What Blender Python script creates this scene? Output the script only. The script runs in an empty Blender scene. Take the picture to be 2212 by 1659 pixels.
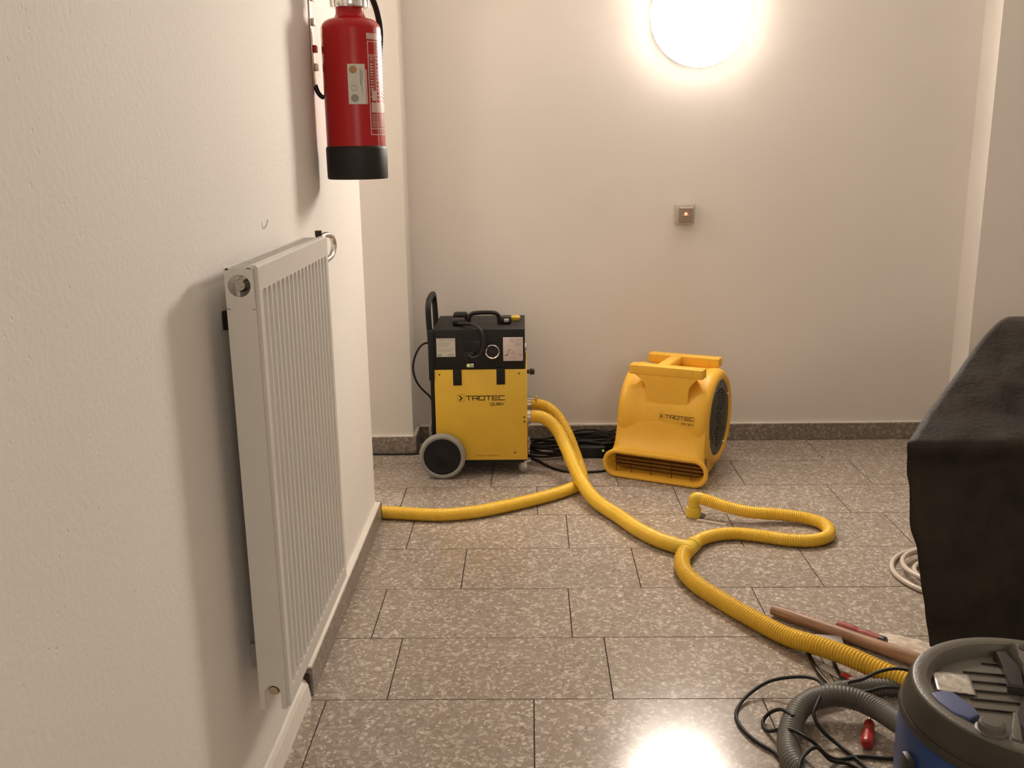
import bpy, bmesh, math, random
from mathutils import Vector, Matrix, noise
random.seed(7)
S = bpy.context.scene
COL = S.collection
PI = math.pi

# ------------------------------------------------------------------ camera
F_PX = 2075.4; YAW = -0.0199863; PITCH = -0.2389048; ROLL = -0.0142772; CAM_H = 1.28443
cam = bpy.data.cameras.new('camera'); cam_o = bpy.data.objects.new('camera', cam); COL.objects.link(cam_o)
cam.sensor_width = 36.0; cam.lens = F_PX * 36.0 / 2212.0; cam.clip_start = 0.05; cam.clip_end = 60
fw = Vector((math.sin(YAW)*math.cos(PITCH), math.cos(YAW)*math.cos(PITCH), math.sin(PITCH)))
rt = Vector((math.cos(YAW), -math.sin(YAW), 0)); up = rt.cross(fw)
r2 = rt*math.cos(ROLL) + up*math.sin(ROLL); u2 = -rt*math.sin(ROLL) + up*math.cos(ROLL)
M = Matrix((r2, u2, -fw)).transposed().to_4x4(); M.translation = Vector((0, 0, CAM_H))
cam_o.matrix_world = M
S.camera = cam_o

# ------------------------------------------------------------------ light and exposure
S.view_settings.view_transform = 'Standard'; S.view_settings.look = 'None'
S.view_settings.gamma = 1.0; S.view_settings.use_curve_mapping = False
S.view_settings.exposure = 0.56
LAMP_STRENGTH = 94.0
LAMP_COLOR = (1.0, 0.90, 0.785)
world = bpy.data.worlds.new('world'); S.world = world; world.use_nodes = True
world.node_tree.nodes['Background'].inputs[0].default_value = (1.0, 0.86, 0.72, 1)
world.node_tree.nodes['Background'].inputs[1].default_value = 0.03
# unseen fill lights, added for brightness; no fixtures of the corridor
def area_fill(name, loc, rot, size, power, color):
    l = bpy.data.lights.new(name, 'AREA'); l.shape = 'DISK'; l.size = size; l.energy = power; l.color = color
    o = bpy.data.objects.new(name, l); COL.objects.link(o); o.location = loc; o.rotation_euler = rot
    o['kind'] = 'helper'
    return o
area_fill('hall_fill', (1.0, -2.25, 1.9), (PI/2, 0, 0), 1.3, 17, (1.0, 0.89, 0.765))  # added fill from behind the camera, brightens the back wall
area_fill('side_passage_fill', (-1.55, 3.5, 2.52), (0, 0, 0), 0.35, 12, (1.0, 0.89, 0.76))  # added fill, brightens the wall beyond the left corner

# ------------------------------------------------------------------ materials
def nt(name):
    m = bpy.data.materials.new(name); m.use_nodes = True
    return m, m.node_tree.nodes, m.node_tree.links, m.node_tree.nodes['Principled BSDF']
def srgb(r, g, b):
    f = lambda c: (c/255/12.92) if c/255 <= 0.04045 else ((c/255+0.055)/1.055)**2.4
    return (f(r), f(g), f(b))
def mat(name, color, rough=0.5, metal=0.0, var=0.06, scale=12.0, bump=0.0, bscale=60.0, coat=0.0, spec=0.35):
    m, n, l, b = nt(name)
    tc = n.new('ShaderNodeTexCoord')
    no = n.new('ShaderNodeTexNoise'); no.inputs['Scale'].default_value = scale; no.inputs['Detail'].default_value = 4
    l.new(tc.outputs['Object'], no.inputs['Vector'])
    mr = n.new('ShaderNodeMapRange'); mr.inputs['From Min'].default_value = 0.3; mr.inputs['From Max'].default_value = 0.7
    mr.inputs['To Min'].default_value = 1-var; mr.inputs['To Max'].default_value = 1+var
    l.new(no.outputs['Fac'], mr.inputs['Value'])
    vm = n.new('ShaderNodeVectorMath'); vm.operation = 'SCALE'; vm.inputs[0].default_value = color
    l.new(mr.outputs['Result'], vm.inputs['Scale']); l.new(vm.outputs['Vector'], b.inputs['Base Color'])
    b.inputs['Roughness'].default_value = rough; b.inputs['Metallic'].default_value = metal
    b.inputs['Coat Weight'].default_value = coat; b.inputs['Specular IOR Level'].default_value = spec
    if bump:
        n2 = n.new('ShaderNodeTexNoise'); n2.inputs['Scale'].default_value = bscale; n2.inputs['Detail'].default_value = 3
        l.new(tc.outputs['Object'], n2.inputs['Vector'])
        bp = n.new('ShaderNodeBump'); bp.inputs['Strength'].default_value = bump; bp.inputs['Distance'].default_value = 0.002
        l.new(n2.outputs['Fac'], bp.inputs['Height']); l.new(bp.outputs['Normal'], b.inputs['Normal'])
    return m
def emit(name, color, strength):
    m, n, l, b = nt(name)
    b.inputs['Base Color'].default_value = (*color, 1); b.inputs['Emission Color'].default_value = (*color, 1)
    b.inputs['Emission Strength'].default_value = strength
    return m

def plaster(name, color, strength=0.35, scale=90.0):
    m, n, l, b = nt(name)
    g = n.new('ShaderNodeNewGeometry')
    a = n.new('ShaderNodeTexNoise'); a.inputs['Scale'].default_value = scale; a.inputs['Detail'].default_value = 4
    v = n.new('ShaderNodeTexVoronoi'); v.inputs['Scale'].default_value = scale*0.75
    big = n.new('ShaderNodeTexNoise'); big.inputs['Scale'].default_value = 1.6; big.inputs['Detail'].default_value = 2
    for x in (a, v, big): l.new(g.outputs['Position'], x.inputs['Vector'])
    pit = n.new('ShaderNodeMapRange'); pit.inputs['From Min'].default_value = 0.05; pit.inputs['From Max'].default_value = 0.22
    l.new(v.outputs['Distance'], pit.inputs['Value'])
    mask = n.new('ShaderNodeMapRange'); mask.inputs['From Min'].default_value = 0.50; mask.inputs['From Max'].default_value = 0.62
    m2 = n.new('ShaderNodeTexNoise'); m2.inputs['Scale'].default_value = scale*0.3
    l.new(g.outputs['Position'], m2.inputs['Vector']); l.new(m2.outputs['Fac'], mask.inputs['Value'])
    inv = n.new('ShaderNodeMath'); inv.operation = 'SUBTRACT'; inv.inputs[0].default_value = 1; l.new(pit.outputs['Result'], inv.inputs[1])
    mm = n.new('ShaderNodeMath'); mm.operation = 'MULTIPLY'; l.new(inv.outputs[0], mm.inputs[0]); l.new(mask.outputs['Result'], mm.inputs[1])
    h = n.new('ShaderNodeMath'); h.operation = 'SUBTRACT'; l.new(a.outputs['Fac'], h.inputs[0]); l.new(mm.outputs[0], h.inputs[1])
    bp = n.new('ShaderNodeBump'); bp.inputs['Strength'].default_value = strength; bp.inputs['Distance'].default_value = 0.0022
    l.new(h.outputs[0], bp.inputs['Height']); l.new(bp.outputs['Normal'], b.inputs['Normal'])
    mr = n.new('ShaderNodeMapRange'); mr.inputs['From Min'].default_value = 0.3; mr.inputs['From Max'].default_value = 0.7
    mr.inputs['To Min'].default_value = 0.97; mr.inputs['To Max'].default_value = 1.02; l.new(big.outputs['Fac'], mr.inputs['Value'])
    vm = n.new('ShaderNodeVectorMath'); vm.operation = 'SCALE'; vm.inputs[0].default_value = color
    l.new(mr.outputs['Result'], vm.inputs['Scale']); l.new(vm.outputs['Vector'], b.inputs['Base Color'])
    b.inputs['Roughness'].default_value = 0.75; b.inputs['Specular IOR Level'].default_value = 0.25
    return m

def terrazzo(name, rough, dark=1.0, scale=1.0):
    """grey-brown matrix with pale angular stone chips and a few dark ones"""
    m, n, l, b = nt(name)
    g = n.new('ShaderNodeNewGeometry'); oi = n.new('ShaderNodeObjectInfo')
    ad = n.new('ShaderNodeVectorMath'); ad.operation = 'ADD'
    rs = n.new('ShaderNodeVectorMath'); rs.operation = 'SCALE'; rs.inputs[0].default_value = (7.3, 3.1, 5.7)
    l.new(oi.outputs['Random'], rs.inputs['Scale']); l.new(g.outputs['Position'], ad.inputs[0]); l.new(rs.outputs['Vector'], ad.inputs[1])
    wn = n.new('ShaderNodeTexNoise'); wn.inputs['Scale'].default_value = 75*scale; wn.inputs['Detail'].default_value = 2
    l.new(ad.outputs['Vector'], wn.inputs['Vector'])
    ws = n.new('ShaderNodeVectorMath'); ws.operation = 'MULTIPLY_ADD'
    ws.inputs[1].default_value = (0.026/scale,)*3
    l.new(wn.outputs['Color'], ws.inputs[0]); l.new(ad.outputs['Vector'], ws.inputs[2])
    def chips(sc, lo, hi):
        v = n.new('ShaderNodeTexVoronoi'); v.inputs['Scale'].default_value = sc*scale; l.new(ws.outputs['Vector'], v.inputs['Vector'])
        sp = n.new('ShaderNodeSeparateColor'); l.new(v.outputs['Color'], sp.inputs['Color'])
        r = n.new('ShaderNodeMapRange'); r.inputs['From Min'].default_value = lo; r.inputs['From Max'].default_value = hi
        l.new(sp.outputs[0], r.inputs['Value'])
        return r.outputs['Result'], sp.outputs[1]
    f1, g1 = chips(115, 0.66, 0.84)
    f2, g2 = chips(150, 0.93, 0.99)
    f3, g3 = chips(120, 0.78, 0.92)
    base = (0.315*dark, 0.258*dark, 0.208*dark, 1)
    mix = None
    def mixc(a, bcol, fac):
        x = n.new('ShaderNodeMix'); x.data_type = 'RGBA'
        if isinstance(a, tuple): x.inputs[6].default_value = a
        else: l.new(a, x.inputs[6])
        if isinstance(bcol, tuple): x.inputs[7].default_value = bcol
        else: l.new(bcol, x.inputs[7])
        l.new(fac, x.inputs[0]); return x.outputs[2]
    chipc = mixc((0.39*dark, 0.33*dark, 0.275*dark, 1), (0.56*dark, 0.49*dark, 0.42*dark, 1), g1)
    c = mixc(base, (0.245*dark, 0.195*dark, 0.153*dark, 1), f3)
    c = mixc(c, chipc, f1)
    c = mixc(c, (0.66*dark, 0.59*dark, 0.52*dark, 1), f2)
    tint = n.new('ShaderNodeMapRange'); tint.inputs['To Min'].default_value = 0.94; tint.inputs['To Max'].default_value = 1.05
    l.new(oi.outputs['Random'], tint.inputs['Value'])
    vm = n.new('ShaderNodeVectorMath'); vm.operation = 'SCALE'; l.new(c, vm.inputs[0]); l.new(tint.outputs['Result'], vm.inputs['Scale'])
    l.new(vm.outputs['Vector'], b.inputs['Base Color'])
    # worn polish: gloss varies a little
    rn = n.new('ShaderNodeTexNoise'); rn.inputs['Scale'].default_value = 5; rn.inputs['Detail'].default_value = 3
    l.new(g.outputs['Position'], rn.inputs['Vector'])
    rr = n.new('ShaderNodeMapRange'); rr.inputs['To Min'].default_value = rough-0.04; rr.inputs['To Max'].default_value = rough+0.05
    l.new(rn.outputs['Fac'], rr.inputs['Value']); l.new(rr.outputs['Result'], b.inputs['Roughness'])
    b.inputs['Specular IOR Level'].default_value = 0.5
    return m

def woodmat(name, c1, c2):
    m, n, l, b = nt(name)
    tc = n.new('ShaderNodeTexCoord'); mp = n.new('ShaderNodeMapping'); mp.inputs['Scale'].default_value = (3, 60, 60)
    no = n.new('ShaderNodeTexNoise'); no.inputs['Scale'].default_value = 2; no.inputs['Detail'].default_value = 5
    l.new(tc.outputs['Object'], mp.inputs['Vector']); l.new(mp.outputs['Vector'], no.inputs['Vector'])
    cr = n.new('ShaderNodeValToRGB'); cr.color_ramp.elements[0].position = 0.35; cr.color_ramp.elements[1].position = 0.68
    cr.color_ramp.elements[0].color = (*c1, 1); cr.color_ramp.elements[1].color = (*c2, 1)
    l.new(no.outputs['Fac'], cr.inputs['Fac']); l.new(cr.outputs['Color'], b.inputs['Base Color']); b.inputs['Roughness'].default_value = 0.5
    return m

M_WALL = plaster('wall_plaster', (0.79, 0.743, 0.692), 0.10)
M_WALL_SIDE = plaster('rough_wall_plaster', (0.80, 0.762, 0.715), 0.40, 85)
M_CEIL = plaster('ceiling_plaster', (0.82, 0.785, 0.74), 0.15)
M_FLOOR = terrazzo('terrazzo_slab', 0.17)
M_BASE = terrazzo('terrazzo_baseboard', 0.35, 0.75, 1.0)
M_JOINT = mat('floor_joint_grout', (0.055, 0.042, 0.032), 0.9, bump=0.3)
M_LIP = mat('painted_plaster_lip', (0.80, 0.75, 0.68), 0.6, bump=0.4, bscale=90)
M_YEL = mat('yellow_powder_coat', (0.76, 0.485, 0.050), 0.42, var=0.03, bump=0.15, bscale=500)
M_FAN = mat('yellow_moulded_plastic', (0.84, 0.47, 0.050), 0.40, var=0.05, scale=8, bump=0.25, bscale=350)
M_HOSE = mat('yellow_hose_plastic', (0.82, 0.50, 0.045), 0.27, var=0.05, scale=20)
M_HOSE2 = mat('yellow_fitting_plastic', (0.72, 0.50, 0.055), 0.35, var=0.04)
M_BLK = mat('black_powder_coat', (0.0075, 0.0062, 0.0052), 0.55, var=0.15, bump=0.3, bscale=500)
M_BLK2 = mat('black_plastic', (0.011, 0.010, 0.009), 0.38, var=0.15)
M_RUB = mat('black_rubber', (0.014, 0.013, 0.012), 0.55, var=0.2)
M_TYRE = mat('grey_tyre_rubber', (0.30, 0.29, 0.26), 0.6, var=0.05)
M_LOUV = mat('brown_louver_plastic', (0.24, 0.115, 0.014), 0.6, var=0.15)
M_GRILLE = mat('grey_grille_plastic', (0.075, 0.072, 0.052), 0.45, var=0.1)
M_HUB = mat('dark_hub_plastic', (0.007, 0.007, 0.009), 0.65, var=0.2, scale=60, bump=0.3, bscale=200)
M_CHR = mat('chrome', (0.75, 0.73, 0.70), 0.18, 1.0, var=0.03)
M_STEEL = mat('brushed_steel', (0.50, 0.47, 0.43), 0.35, 1.0, var=0.1, scale=40)
M_BRASS = mat('aged_plated_steel', (0.55, 0.47, 0.36), 0.35, 1.0, var=0.2, scale=60)
M_RAD = mat('white_radiator_enamel', (0.66, 0.63, 0.59), 0.28, var=0.015)
M_RADG = mat('dark_radiator_inside', (0.42, 0.40, 0.37), 0.5)
M_RED = mat('red_gloss_paint', (0.42, 0.008, 0.010), 0.32, var=0.04)
M_PRINT = mat('pale_pink_print', (0.62, 0.42, 0.38), 0.4, var=0.03)
M_LABEL = mat('white_label_paper', (0.62, 0.60, 0.53), 0.55, var=0.04, scale=60)
M_LABEL2 = mat('pale_pink_label_paper', (0.66, 0.55, 0.52), 0.55, var=0.04, scale=60)
M_INK = mat('dark_ink', (0.03, 0.022, 0.02), 0.6)
M_INKG = mat('grey_ink', (0.30, 0.28, 0.26), 0.6)
M_ORANGE = mat('orange_brown_sticker', (0.42, 0.22, 0.10), 0.5)
M_LOGO = mat('dark_logo_print', (0.035, 0.022, 0.010), 0.5)
M_LOGOR = mat('ochre_logo_outline', (0.42, 0.22, 0.015), 0.5)
M_SWITCH = mat('ivory_switch_plastic', (0.52, 0.46, 0.38), 0.35, var=0.02)
M_SWITCHB = mat('bronze_switch_plastic', (0.33, 0.27, 0.21), 0.35, var=0.02)
M_LAMP = emit('opal_glass_lit', LAMP_COLOR, LAMP_STRENGTH)
M_NEON = emit('red_neon_indicator', (1.0, 0.12, 0.06), 4.0)
M_GREEN = emit('green_indicator', (0.45, 0.85, 0.12), 0.28)
M_WOOD = woodmat('worn_beech_handle', (0.20, 0.10, 0.055), (0.50, 0.29, 0.17))
M_VRED = mat('red_tool_plastic', (0.42, 0.035, 0.03), 0.35, var=0.12, scale=50)
M_KRED = mat('dusty_red_tool_handle', (0.33, 0.07, 0.055), 0.5, var=0.15, scale=60)
M_DARKM = mat('dark_tool_steel', (0.05, 0.042, 0.036), 0.35, 0.8, var=0.2)
M_DUST = mat('plaster_dust', (0.66, 0.56, 0.46), 0.95, var=0.1, scale=40, bump=0.8, bscale=160)
M_TAPE = mat('white_masking_tape', (0.72, 0.64, 0.54), 0.5, var=0.04)
M_FELT = mat('black_building_felt', (0.023, 0.0165, 0.0108), 0.72, var=0.45, scale=9, bump=0.9, bscale=90)
M_BLUE = mat('blue_tank_plastic', (0.012, 0.042, 0.165), 0.38, var=0.25, scale=7, bump=0.2, bscale=60)
M_BLUEL = mat('slate_blue_latch_plastic', (0.085, 0.105, 0.225), 0.5, var=0.05)
M_VLID = mat('dark_grey_lid_plastic', (0.115, 0.105, 0.082), 0.42, var=0.12, scale=9, bump=0.35, bscale=260)
M_VSIDE = mat('olive_black_rim_plastic', (0.040, 0.036, 0.024), 0.5, var=0.2, scale=9, bump=0.3, bscale=260)
M_VLIDD = mat('black_lid_plastic', (0.030, 0.026, 0.020), 0.45, var=0.15)
M_DUCT = mat('silver_duct_tape', (0.60, 0.57, 0.52), 0.28, 0.75, var=0.18, scale=45, bump=0.6, bscale=60)
M_GHOSE = mat('grey_ribbed_hose_plastic', (0.135, 0.128, 0.110), 0.45, var=0.1)
M_CLEARH = mat('milky_hose_plastic', (0.66, 0.57, 0.48), 0.25, var=0.05)

# ------------------------------------------------------------------ mesh helpers
def link(name, me, m, parent=None):
    o = bpy.data.objects.new(name, me); COL.objects.link(o)
    if m is not None and not me.materials: me.materials.append(m)
    if parent is not None: o.parent = parent
    return o
def tag(o, label, cat, group=None, kind=None):
    o['label'] = label; o['category'] = cat
    if group: o['group'] = group
    if kind: o['kind'] = kind
    return o
def thing(name, label, cat, loc=(0, 0, 0), rz=0.0, group=None):
    o = bpy.data.objects.new(name, None); COL.objects.link(o); o.location = loc; o.rotation_euler = (0, 0, rz)
    o.empty_display_size = 0.05
    return tag(o, label, cat, group)
def bmesh_obj(name, bm, m, parent=None, smooth=False, angle=35):
    bmesh.ops.recalc_face_normals(bm, faces=bm.faces)
    me = bpy.data.meshes.new(name); bm.to_mesh(me); bm.free()
    if smooth:
        me.polygons.foreach_set('use_smooth', [True]*len(me.polygons))
        me.set_sharp_from_angle(angle=math.radians(angle))
    return link(name, me, m, parent)
def add_box(bm, x0, x1, y0, y1, z0, z1, bev=0.0, seg=2, mtx=None):
    r = bmesh.ops.create_cube(bm, size=1.0)
    vs = r['verts']
    for v in vs:
        v.co = Vector((x0+(x1-x0)*(v.co.x+.5), y0+(y1-y0)*(v.co.y+.5), z0+(z1-z0)*(v.co.z+.5)))
    if bev > 0:
        es = list({e for v in vs for e in v.link_edges})
        rb = bmesh.ops.bevel(bm, geom=es, offset=bev, segments=seg, affect='EDGES', profile=0.5)
        vs = list({v for f in rb['faces'] for v in f.verts} | {v for v in vs if v.is_valid})
    if mtx is not None:
        for v in vs: v.co = mtx @ v.co
    return vs
def box(name, d, m, parent=None, bev=0.0, seg=2, mtx=None):
    bm = bmesh.new(); add_box(bm, *d, bev=bev, seg=seg, mtx=mtx)
    return bmesh_obj(name, bm, m, parent, smooth=bev > 0)
def catmull(pts, step=0.01, closed=False):
    P = [Vector(p) for p in pts]; out = []
    n = len(P)
    rng = range(n if closed else n-1)
    for i in rng:
        if closed: a, b, c, d = P[(i-1) % n], P[i], P[(i+1) % n], P[(i+2) % n]
        else:
            b, c = P[i], P[i+1]
            a = P[i-1] if i > 0 else b*2-c
            d = P[i+2] if i+2 < n else c*2-b
        k = max(2, int((c-b).length/step*1.2)+1)
        t0 = 0.0; t1 = max((b-a).length, 1e-5)**.5; t2 = t1+max((c-b).length, 1e-5)**.5; t3 = t2+max((d-c).length, 1e-5)**.5
        for j in range(k):
            t = t1+(t2-t1)*j/k
            A1 = a*((t1-t)/(t1-t0))+b*((t-t0)/(t1-t0)); A2 = b*((t2-t)/(t2-t1))+c*((t-t1)/(t2-t1)); A3 = c*((t3-t)/(t3-t2))+d*((t-t2)/(t3-t2))
            B1 = A1*((t2-t)/(t2-t0))+A2*((t-t0)/(t2-t0)); B2 = A2*((t3-t)/(t3-t1))+A3*((t-t1)/(t3-t1))
            out.append(B1*((t2-t)/(t2-t1))+B2*((t-t1)/(t2-t1)))
    if not closed: out.append(P[-1].copy())
    # resample to even steps
    if closed: out.append(out[0].copy())
    L = [0.0]
    for i in range(1, len(out)): L.append(L[-1]+(out[i]-out[i-1]).length)
    N = max(2, int(L[-1]/step)); res = []; j = 0
    for i in range(N+1):
        s = L[-1]*i/N
        while j < len(L)-2 and L[j+1] < s: j += 1
        f = (s-L[j])/max(L[j+1]-L[j], 1e-9)
        res.append(out[j].lerp(out[j+1], min(max(f, 0), 1)))
    if closed: res.pop()
    return res
def add_tube(bm, path, rad, seg=14, closed=False, caps=True):
    """rad: number or function(index)"""
    n = len(path); rings = []
    T = []
    for i in range(n):
        a = path[(i-1) % n] if (closed or i > 0) else path[0]
        b = path[(i+1) % n] if (closed or i < n-1) else path[-1]
        T.append((b-a).normalized())
    ref = Vector((0, 0, 1)) if abs(T[0].z) < 0.9 else Vector((1, 0, 0))
    nrm = (ref - T[0]*ref.dot(T[0])).normalized()
    for i in range(n):
        nrm = (nrm - T[i]*nrm.dot(T[i]))
        nrm = nrm.normalized() if nrm.length > 1e-6 else T[i].orthogonal().normalized()
        bn = T[i].cross(nrm)
        r = rad(i) if callable(rad) else rad
        rings.append([bm.verts.new(path[i]+(nrm*math.cos(2*PI*k/seg)+bn*math.sin(2*PI*k/seg))*r) for k in range(seg)])
    for i in range(n if closed else n-1):
        A, B = rings[i], rings[(i+1) % n]
        for k in range(seg): bm.faces.new((A[k], A[(k+1) % seg], B[(k+1) % seg], B[k]))
    if caps and not closed:
        bm.faces.new(list(reversed(rings[0]))); bm.faces.new(rings[-1])
def tube(name, pts, r, m, parent=None, step=0.01, seg=12, closed=False, raw=False):
    bm = bmesh.new(); add_tube(bm, [Vector(p) for p in pts] if raw else catmull(pts, step, closed), r, seg, closed)
    return bmesh_obj(name, bm, m, parent, smooth=True, angle=50)
def ribbed(name, pts, r, m, parent=None, pitch=0.0075, amp=0.0011, seg=18):
    path = catmull(pts, pitch/4)
    prof = (0.0, 0.75, 1.0, 0.75)
    bm = bmesh.new(); add_tube(bm, path, lambda i: r-amp+amp*2*prof[i % 4]*0.9, seg)
    return bmesh_obj(name, bm, m, parent, smooth=True, angle=70)
def add_lathe(bm, prof, origin=(0, 0, 0), axis='Z', seg=40, closed=False):
    """prof: list of (radius, height along axis)"""
    o = Vector(origin); rings = []
    for r, h in prof:
        row = []
        for k in range(seg):
            c, s = math.cos(2*PI*k/seg), math.sin(2*PI*k/seg)
            if axis == 'Z': p = Vector((r*c, r*s, h))
            elif axis == 'Y': p = Vector((r*c, h, r*s))
            else: p = Vector((h, r*c, r*s))
            row.append(p+o)
        rings.append([bm.verts.new(p) for p in row] if r > 1e-6 else [bm.verts.new(row[0])])
    def join(A, B):
        if len(A) == 1 and len(B) == 1: return
        for k in range(seg):
            k2 = (k+1) % seg
            if len(A) == 1: bm.faces.new((A[0], B[k2], B[k]))
            elif len(B) == 1: bm.faces.new((A[k], A[k2], B[0]))
            else: bm.faces.new((A[k], A[k2], B[k2], B[k]))
    for i in range(len(rings)-1): join(rings[i], rings[i+1])
    if closed: join(rings[-1], rings[0])
def lathe(name, prof, m, parent=None, origin=(0, 0, 0), axis='Z', seg=40, angle=35, closed=False):
    bm = bmesh.new(); add_lathe(bm, prof, origin, axis, seg, closed)
    return bmesh_obj(name, bm, m, parent, smooth=True, angle=angle)
def add_prism(bm, poly, mtx, d0, d1):
    """poly in local (x,y) extruded along local z from d0 to d1"""
    a = [bm.verts.new(mtx @ Vector((x, y, d0))) for x, y in poly]; b = [bm.verts.new(mtx @ Vector((x, y, d1))) for x, y in poly]
    n = len(poly)
    bm.faces.new(list(reversed(a))); bm.faces.new(b)
    for i in range(n): bm.faces.new((a[i], a[(i+1) % n], b[(i+1) % n], b[i]))
def stroke(bm, pts, w, mtx, d0=0, d1=0.001):
    for (x0, y0), (x1, y1) in zip(pts, pts[1:]):
        dx, dy = x1-x0, y1-y0; L = math.hypot(dx, dy); ux, uy = dx/L, dy/L
        e = w/2; x0e, y0e, x1e, y1e = x0-ux*e*0.98, y0-uy*e*0.98, x1+ux*e*0.98, y1+uy*e*0.98
        add_prism(bm, [(x0e-uy*e, y0e+ux*e), (x0e+uy*e, y0e-ux*e), (x1e+uy*e, y1e-ux*e), (x1e-uy*e, y1e+ux*e)], mtx, d0, d1)
GLY = {'T': [[(0, 1), (1, 1)], [(.5, 1), (.5, 0)]],
       'R': [[(0, 0), (0, 1), (.95, 1), (1, .9), (1, .48), (.95, .42), (0, .42)], [(.62, .42), (1, 0)]],
       'O': [[(.06, 0), (0, .08), (0, .92), (.06, 1), (.94, 1), (1, .92), (1, .08), (.94, 0), (.06, 0)]],
       'E': [[(1, 1), (0, 1), (0, 0), (1, 0)], [(0, .5), (.9, .5)]],
       'C': [[(1, 1), (.06, 1), (0, .92), (0, .08), (.06, 0), (1, 0)]]}
def logo(parent, mtx, h=0.0155, depth=0.0008, text_end=None, project=None):
    """arrow badge + the word TROTEC in wide square letters; local x right, y up, z out"""
    bm = bmesh.new()
    lw, gap = h*1.30, h*0.30
    x = 0
    for ch in 'TROTEC':
        for st in GLY[ch]: stroke(bm, [(x+a*lw, b*h) for a, b in st], h*0.19, mtx, 0, depth)
        x += lw+gap
    bmesh_obj('lettering', bm, M_LOGO, parent)
    bm = bmesh.new()
    stroke(bm, [(-h*1.45, h*1.0), (-h*1.0, h*.5), (-h*1.45, 0)], h*0.30, mtx, 0, depth)
    bmesh_obj('arrow_mark', bm, M_LOGO, parent)
    bm = bmesh.new()
    q = [(-h*2.0, -h*.4), (-h*2.0, h*1.4), (-h*.45, h*1.4), (-h*.45, -h*.4), (-h*2.0, -h*.4)]
    stroke(bm, q, h*0.08, mtx, 0, depth*0.6)
    bmesh_obj('badge_outline', bm, M_LOGOR, parent)
    return x-gap
def text(parent, s, size, mtx, m, sx=1.0, depth=0.0004, name='lettering', align='LEFT'):
    cu = bpy.data.curves.new('t', 'FONT'); cu.body = s; cu.size = size; cu.extrude = depth; cu.align_x = align; cu.offset = size*0.01
    cu.resolution_u = 3
    o = bpy.data.objects.new('t', cu); COL.objects.link(o)
    dg = bpy.context.evaluated_depsgraph_get()
    me = bpy.data.meshes.new_from_object(o.evaluated_get(dg)); bpy.data.objects.remove(o)
    me.materials.clear()
    me.transform(mtx @ Matrix.Diagonal((sx, 1, 1, 1)))
    return link(name, me, m, parent)
def face_mtx(origin, right, upv):
    r = Vector(right).normalized(); u = Vector(upv).normalized(); nn = r.cross(u)
    m = Matrix((r, u, nn)).transposed().to_4x4(); m.translation = Vector(origin); return m

# ------------------------------------------------------------------ the setting
def struct(name, bm_or_obj, m=None):
    o = bm_or_obj if not isinstance(bm_or_obj, bmesh.types.BMesh) else bmesh_obj(name, bm_or_obj, m)
    o['kind'] = 'structure'; return o
ZC = 2.55
XR = 3.4; YN = -2.4; XL = -2.3
fl = struct('floor', box('floor', (XL-.1, XR+.1, YN-.1, 4.25, -0.06, -0.003), M_JOINT))
# slabs: rows 0.30 m deep, free lengths, joints read off the photograph where they show
rows = {0: [-1.5, -.98, -.45, .13, .68, 1.233, 1.78, 2.3, 2.85],
        1: [-1.2, -.66, -.16, .34, .835, 1.330, 1.85, 2.4, 2.9],
        2: [-1.55, -1.0, -.49, .02, .55, 1.149, 1.70, 2.2, 2.75],
        3: [-1.45, -.9, -.42, .123, .70, 1.26, 1.8, 2.35, 2.9],
        4: [-1.2, -.76, -.2165, .3265, .874, 1.42, 1.96, 2.5, 3.0],
        5: [-.44, .1065, .656, 1.20, 1.75, 2.3, 2.85],
        6: [-.354, .1915, .742, 1.29, 1.84, 2.4, 2.95],
        7: [-.50, .0005, .5475, 1.09, 1.64, 2.2, 2.75]}
y_hi = 4.1667
G = 0.0016
for k in range(22):
    ya = y_hi-0.30*(k+1); yb = y_hi-0.30*k
    js = rows.get(k)
    if js is None:
        off = random.uniform(0, .5); js = [-.55+off*0.4+.05+i*.548 for i in range(8)]
    xmin = XL if ya > 3.1 else -0.56
    if k == 3: xmin = XL
    xs = [xmin]+[x for x in js if xmin+.03 < x < XR-.05]+[XR]
    for a, b in zip(xs, xs[1:]):
        if k < 4 and b < -1.3 and a < -2.2 and k == 99: continue
        dz = random.uniform(-.0004, .0004)
        s = box('slab', (a+G, b-G, ya+G, yb-G, -0.02, dz), M_FLOOR, fl)
def wallbox(name, d, m=M_WALL): return struct(name, box(name, d, m))
wallbox('wall_left', (-0.80, -0.555, YN, 3.20, 0, ZC), M_WALL_SIDE)
wallbox('wall_back', (-0.515, 1.857, 4.175, 4.30, 0, ZC))
wallbox('wall_back', (XL-.2, -0.515, 4.02, 4.30, 0, ZC))
wallbox('wall_back', (1.857, XR+.2, 4.02, 4.30, 0, ZC))
wallbox('wall_right', (XR, XR+.2, YN-.2, 4.02, 0, ZC))
wallbox('wall_front', (-.80, XR, YN-.2, YN, 0, ZC))
wallbox('wall_side', (XL-.2, XL, 2.95, 4.02, 0, ZC))
wallbox('wall_side', (XL, -0.80, 2.75, 2.95, 0, ZC))
wallbox('ceiling', (XL-.2, XR+.2, YN-.2, 4.30, ZC, ZC+.1), M_CEIL)

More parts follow.
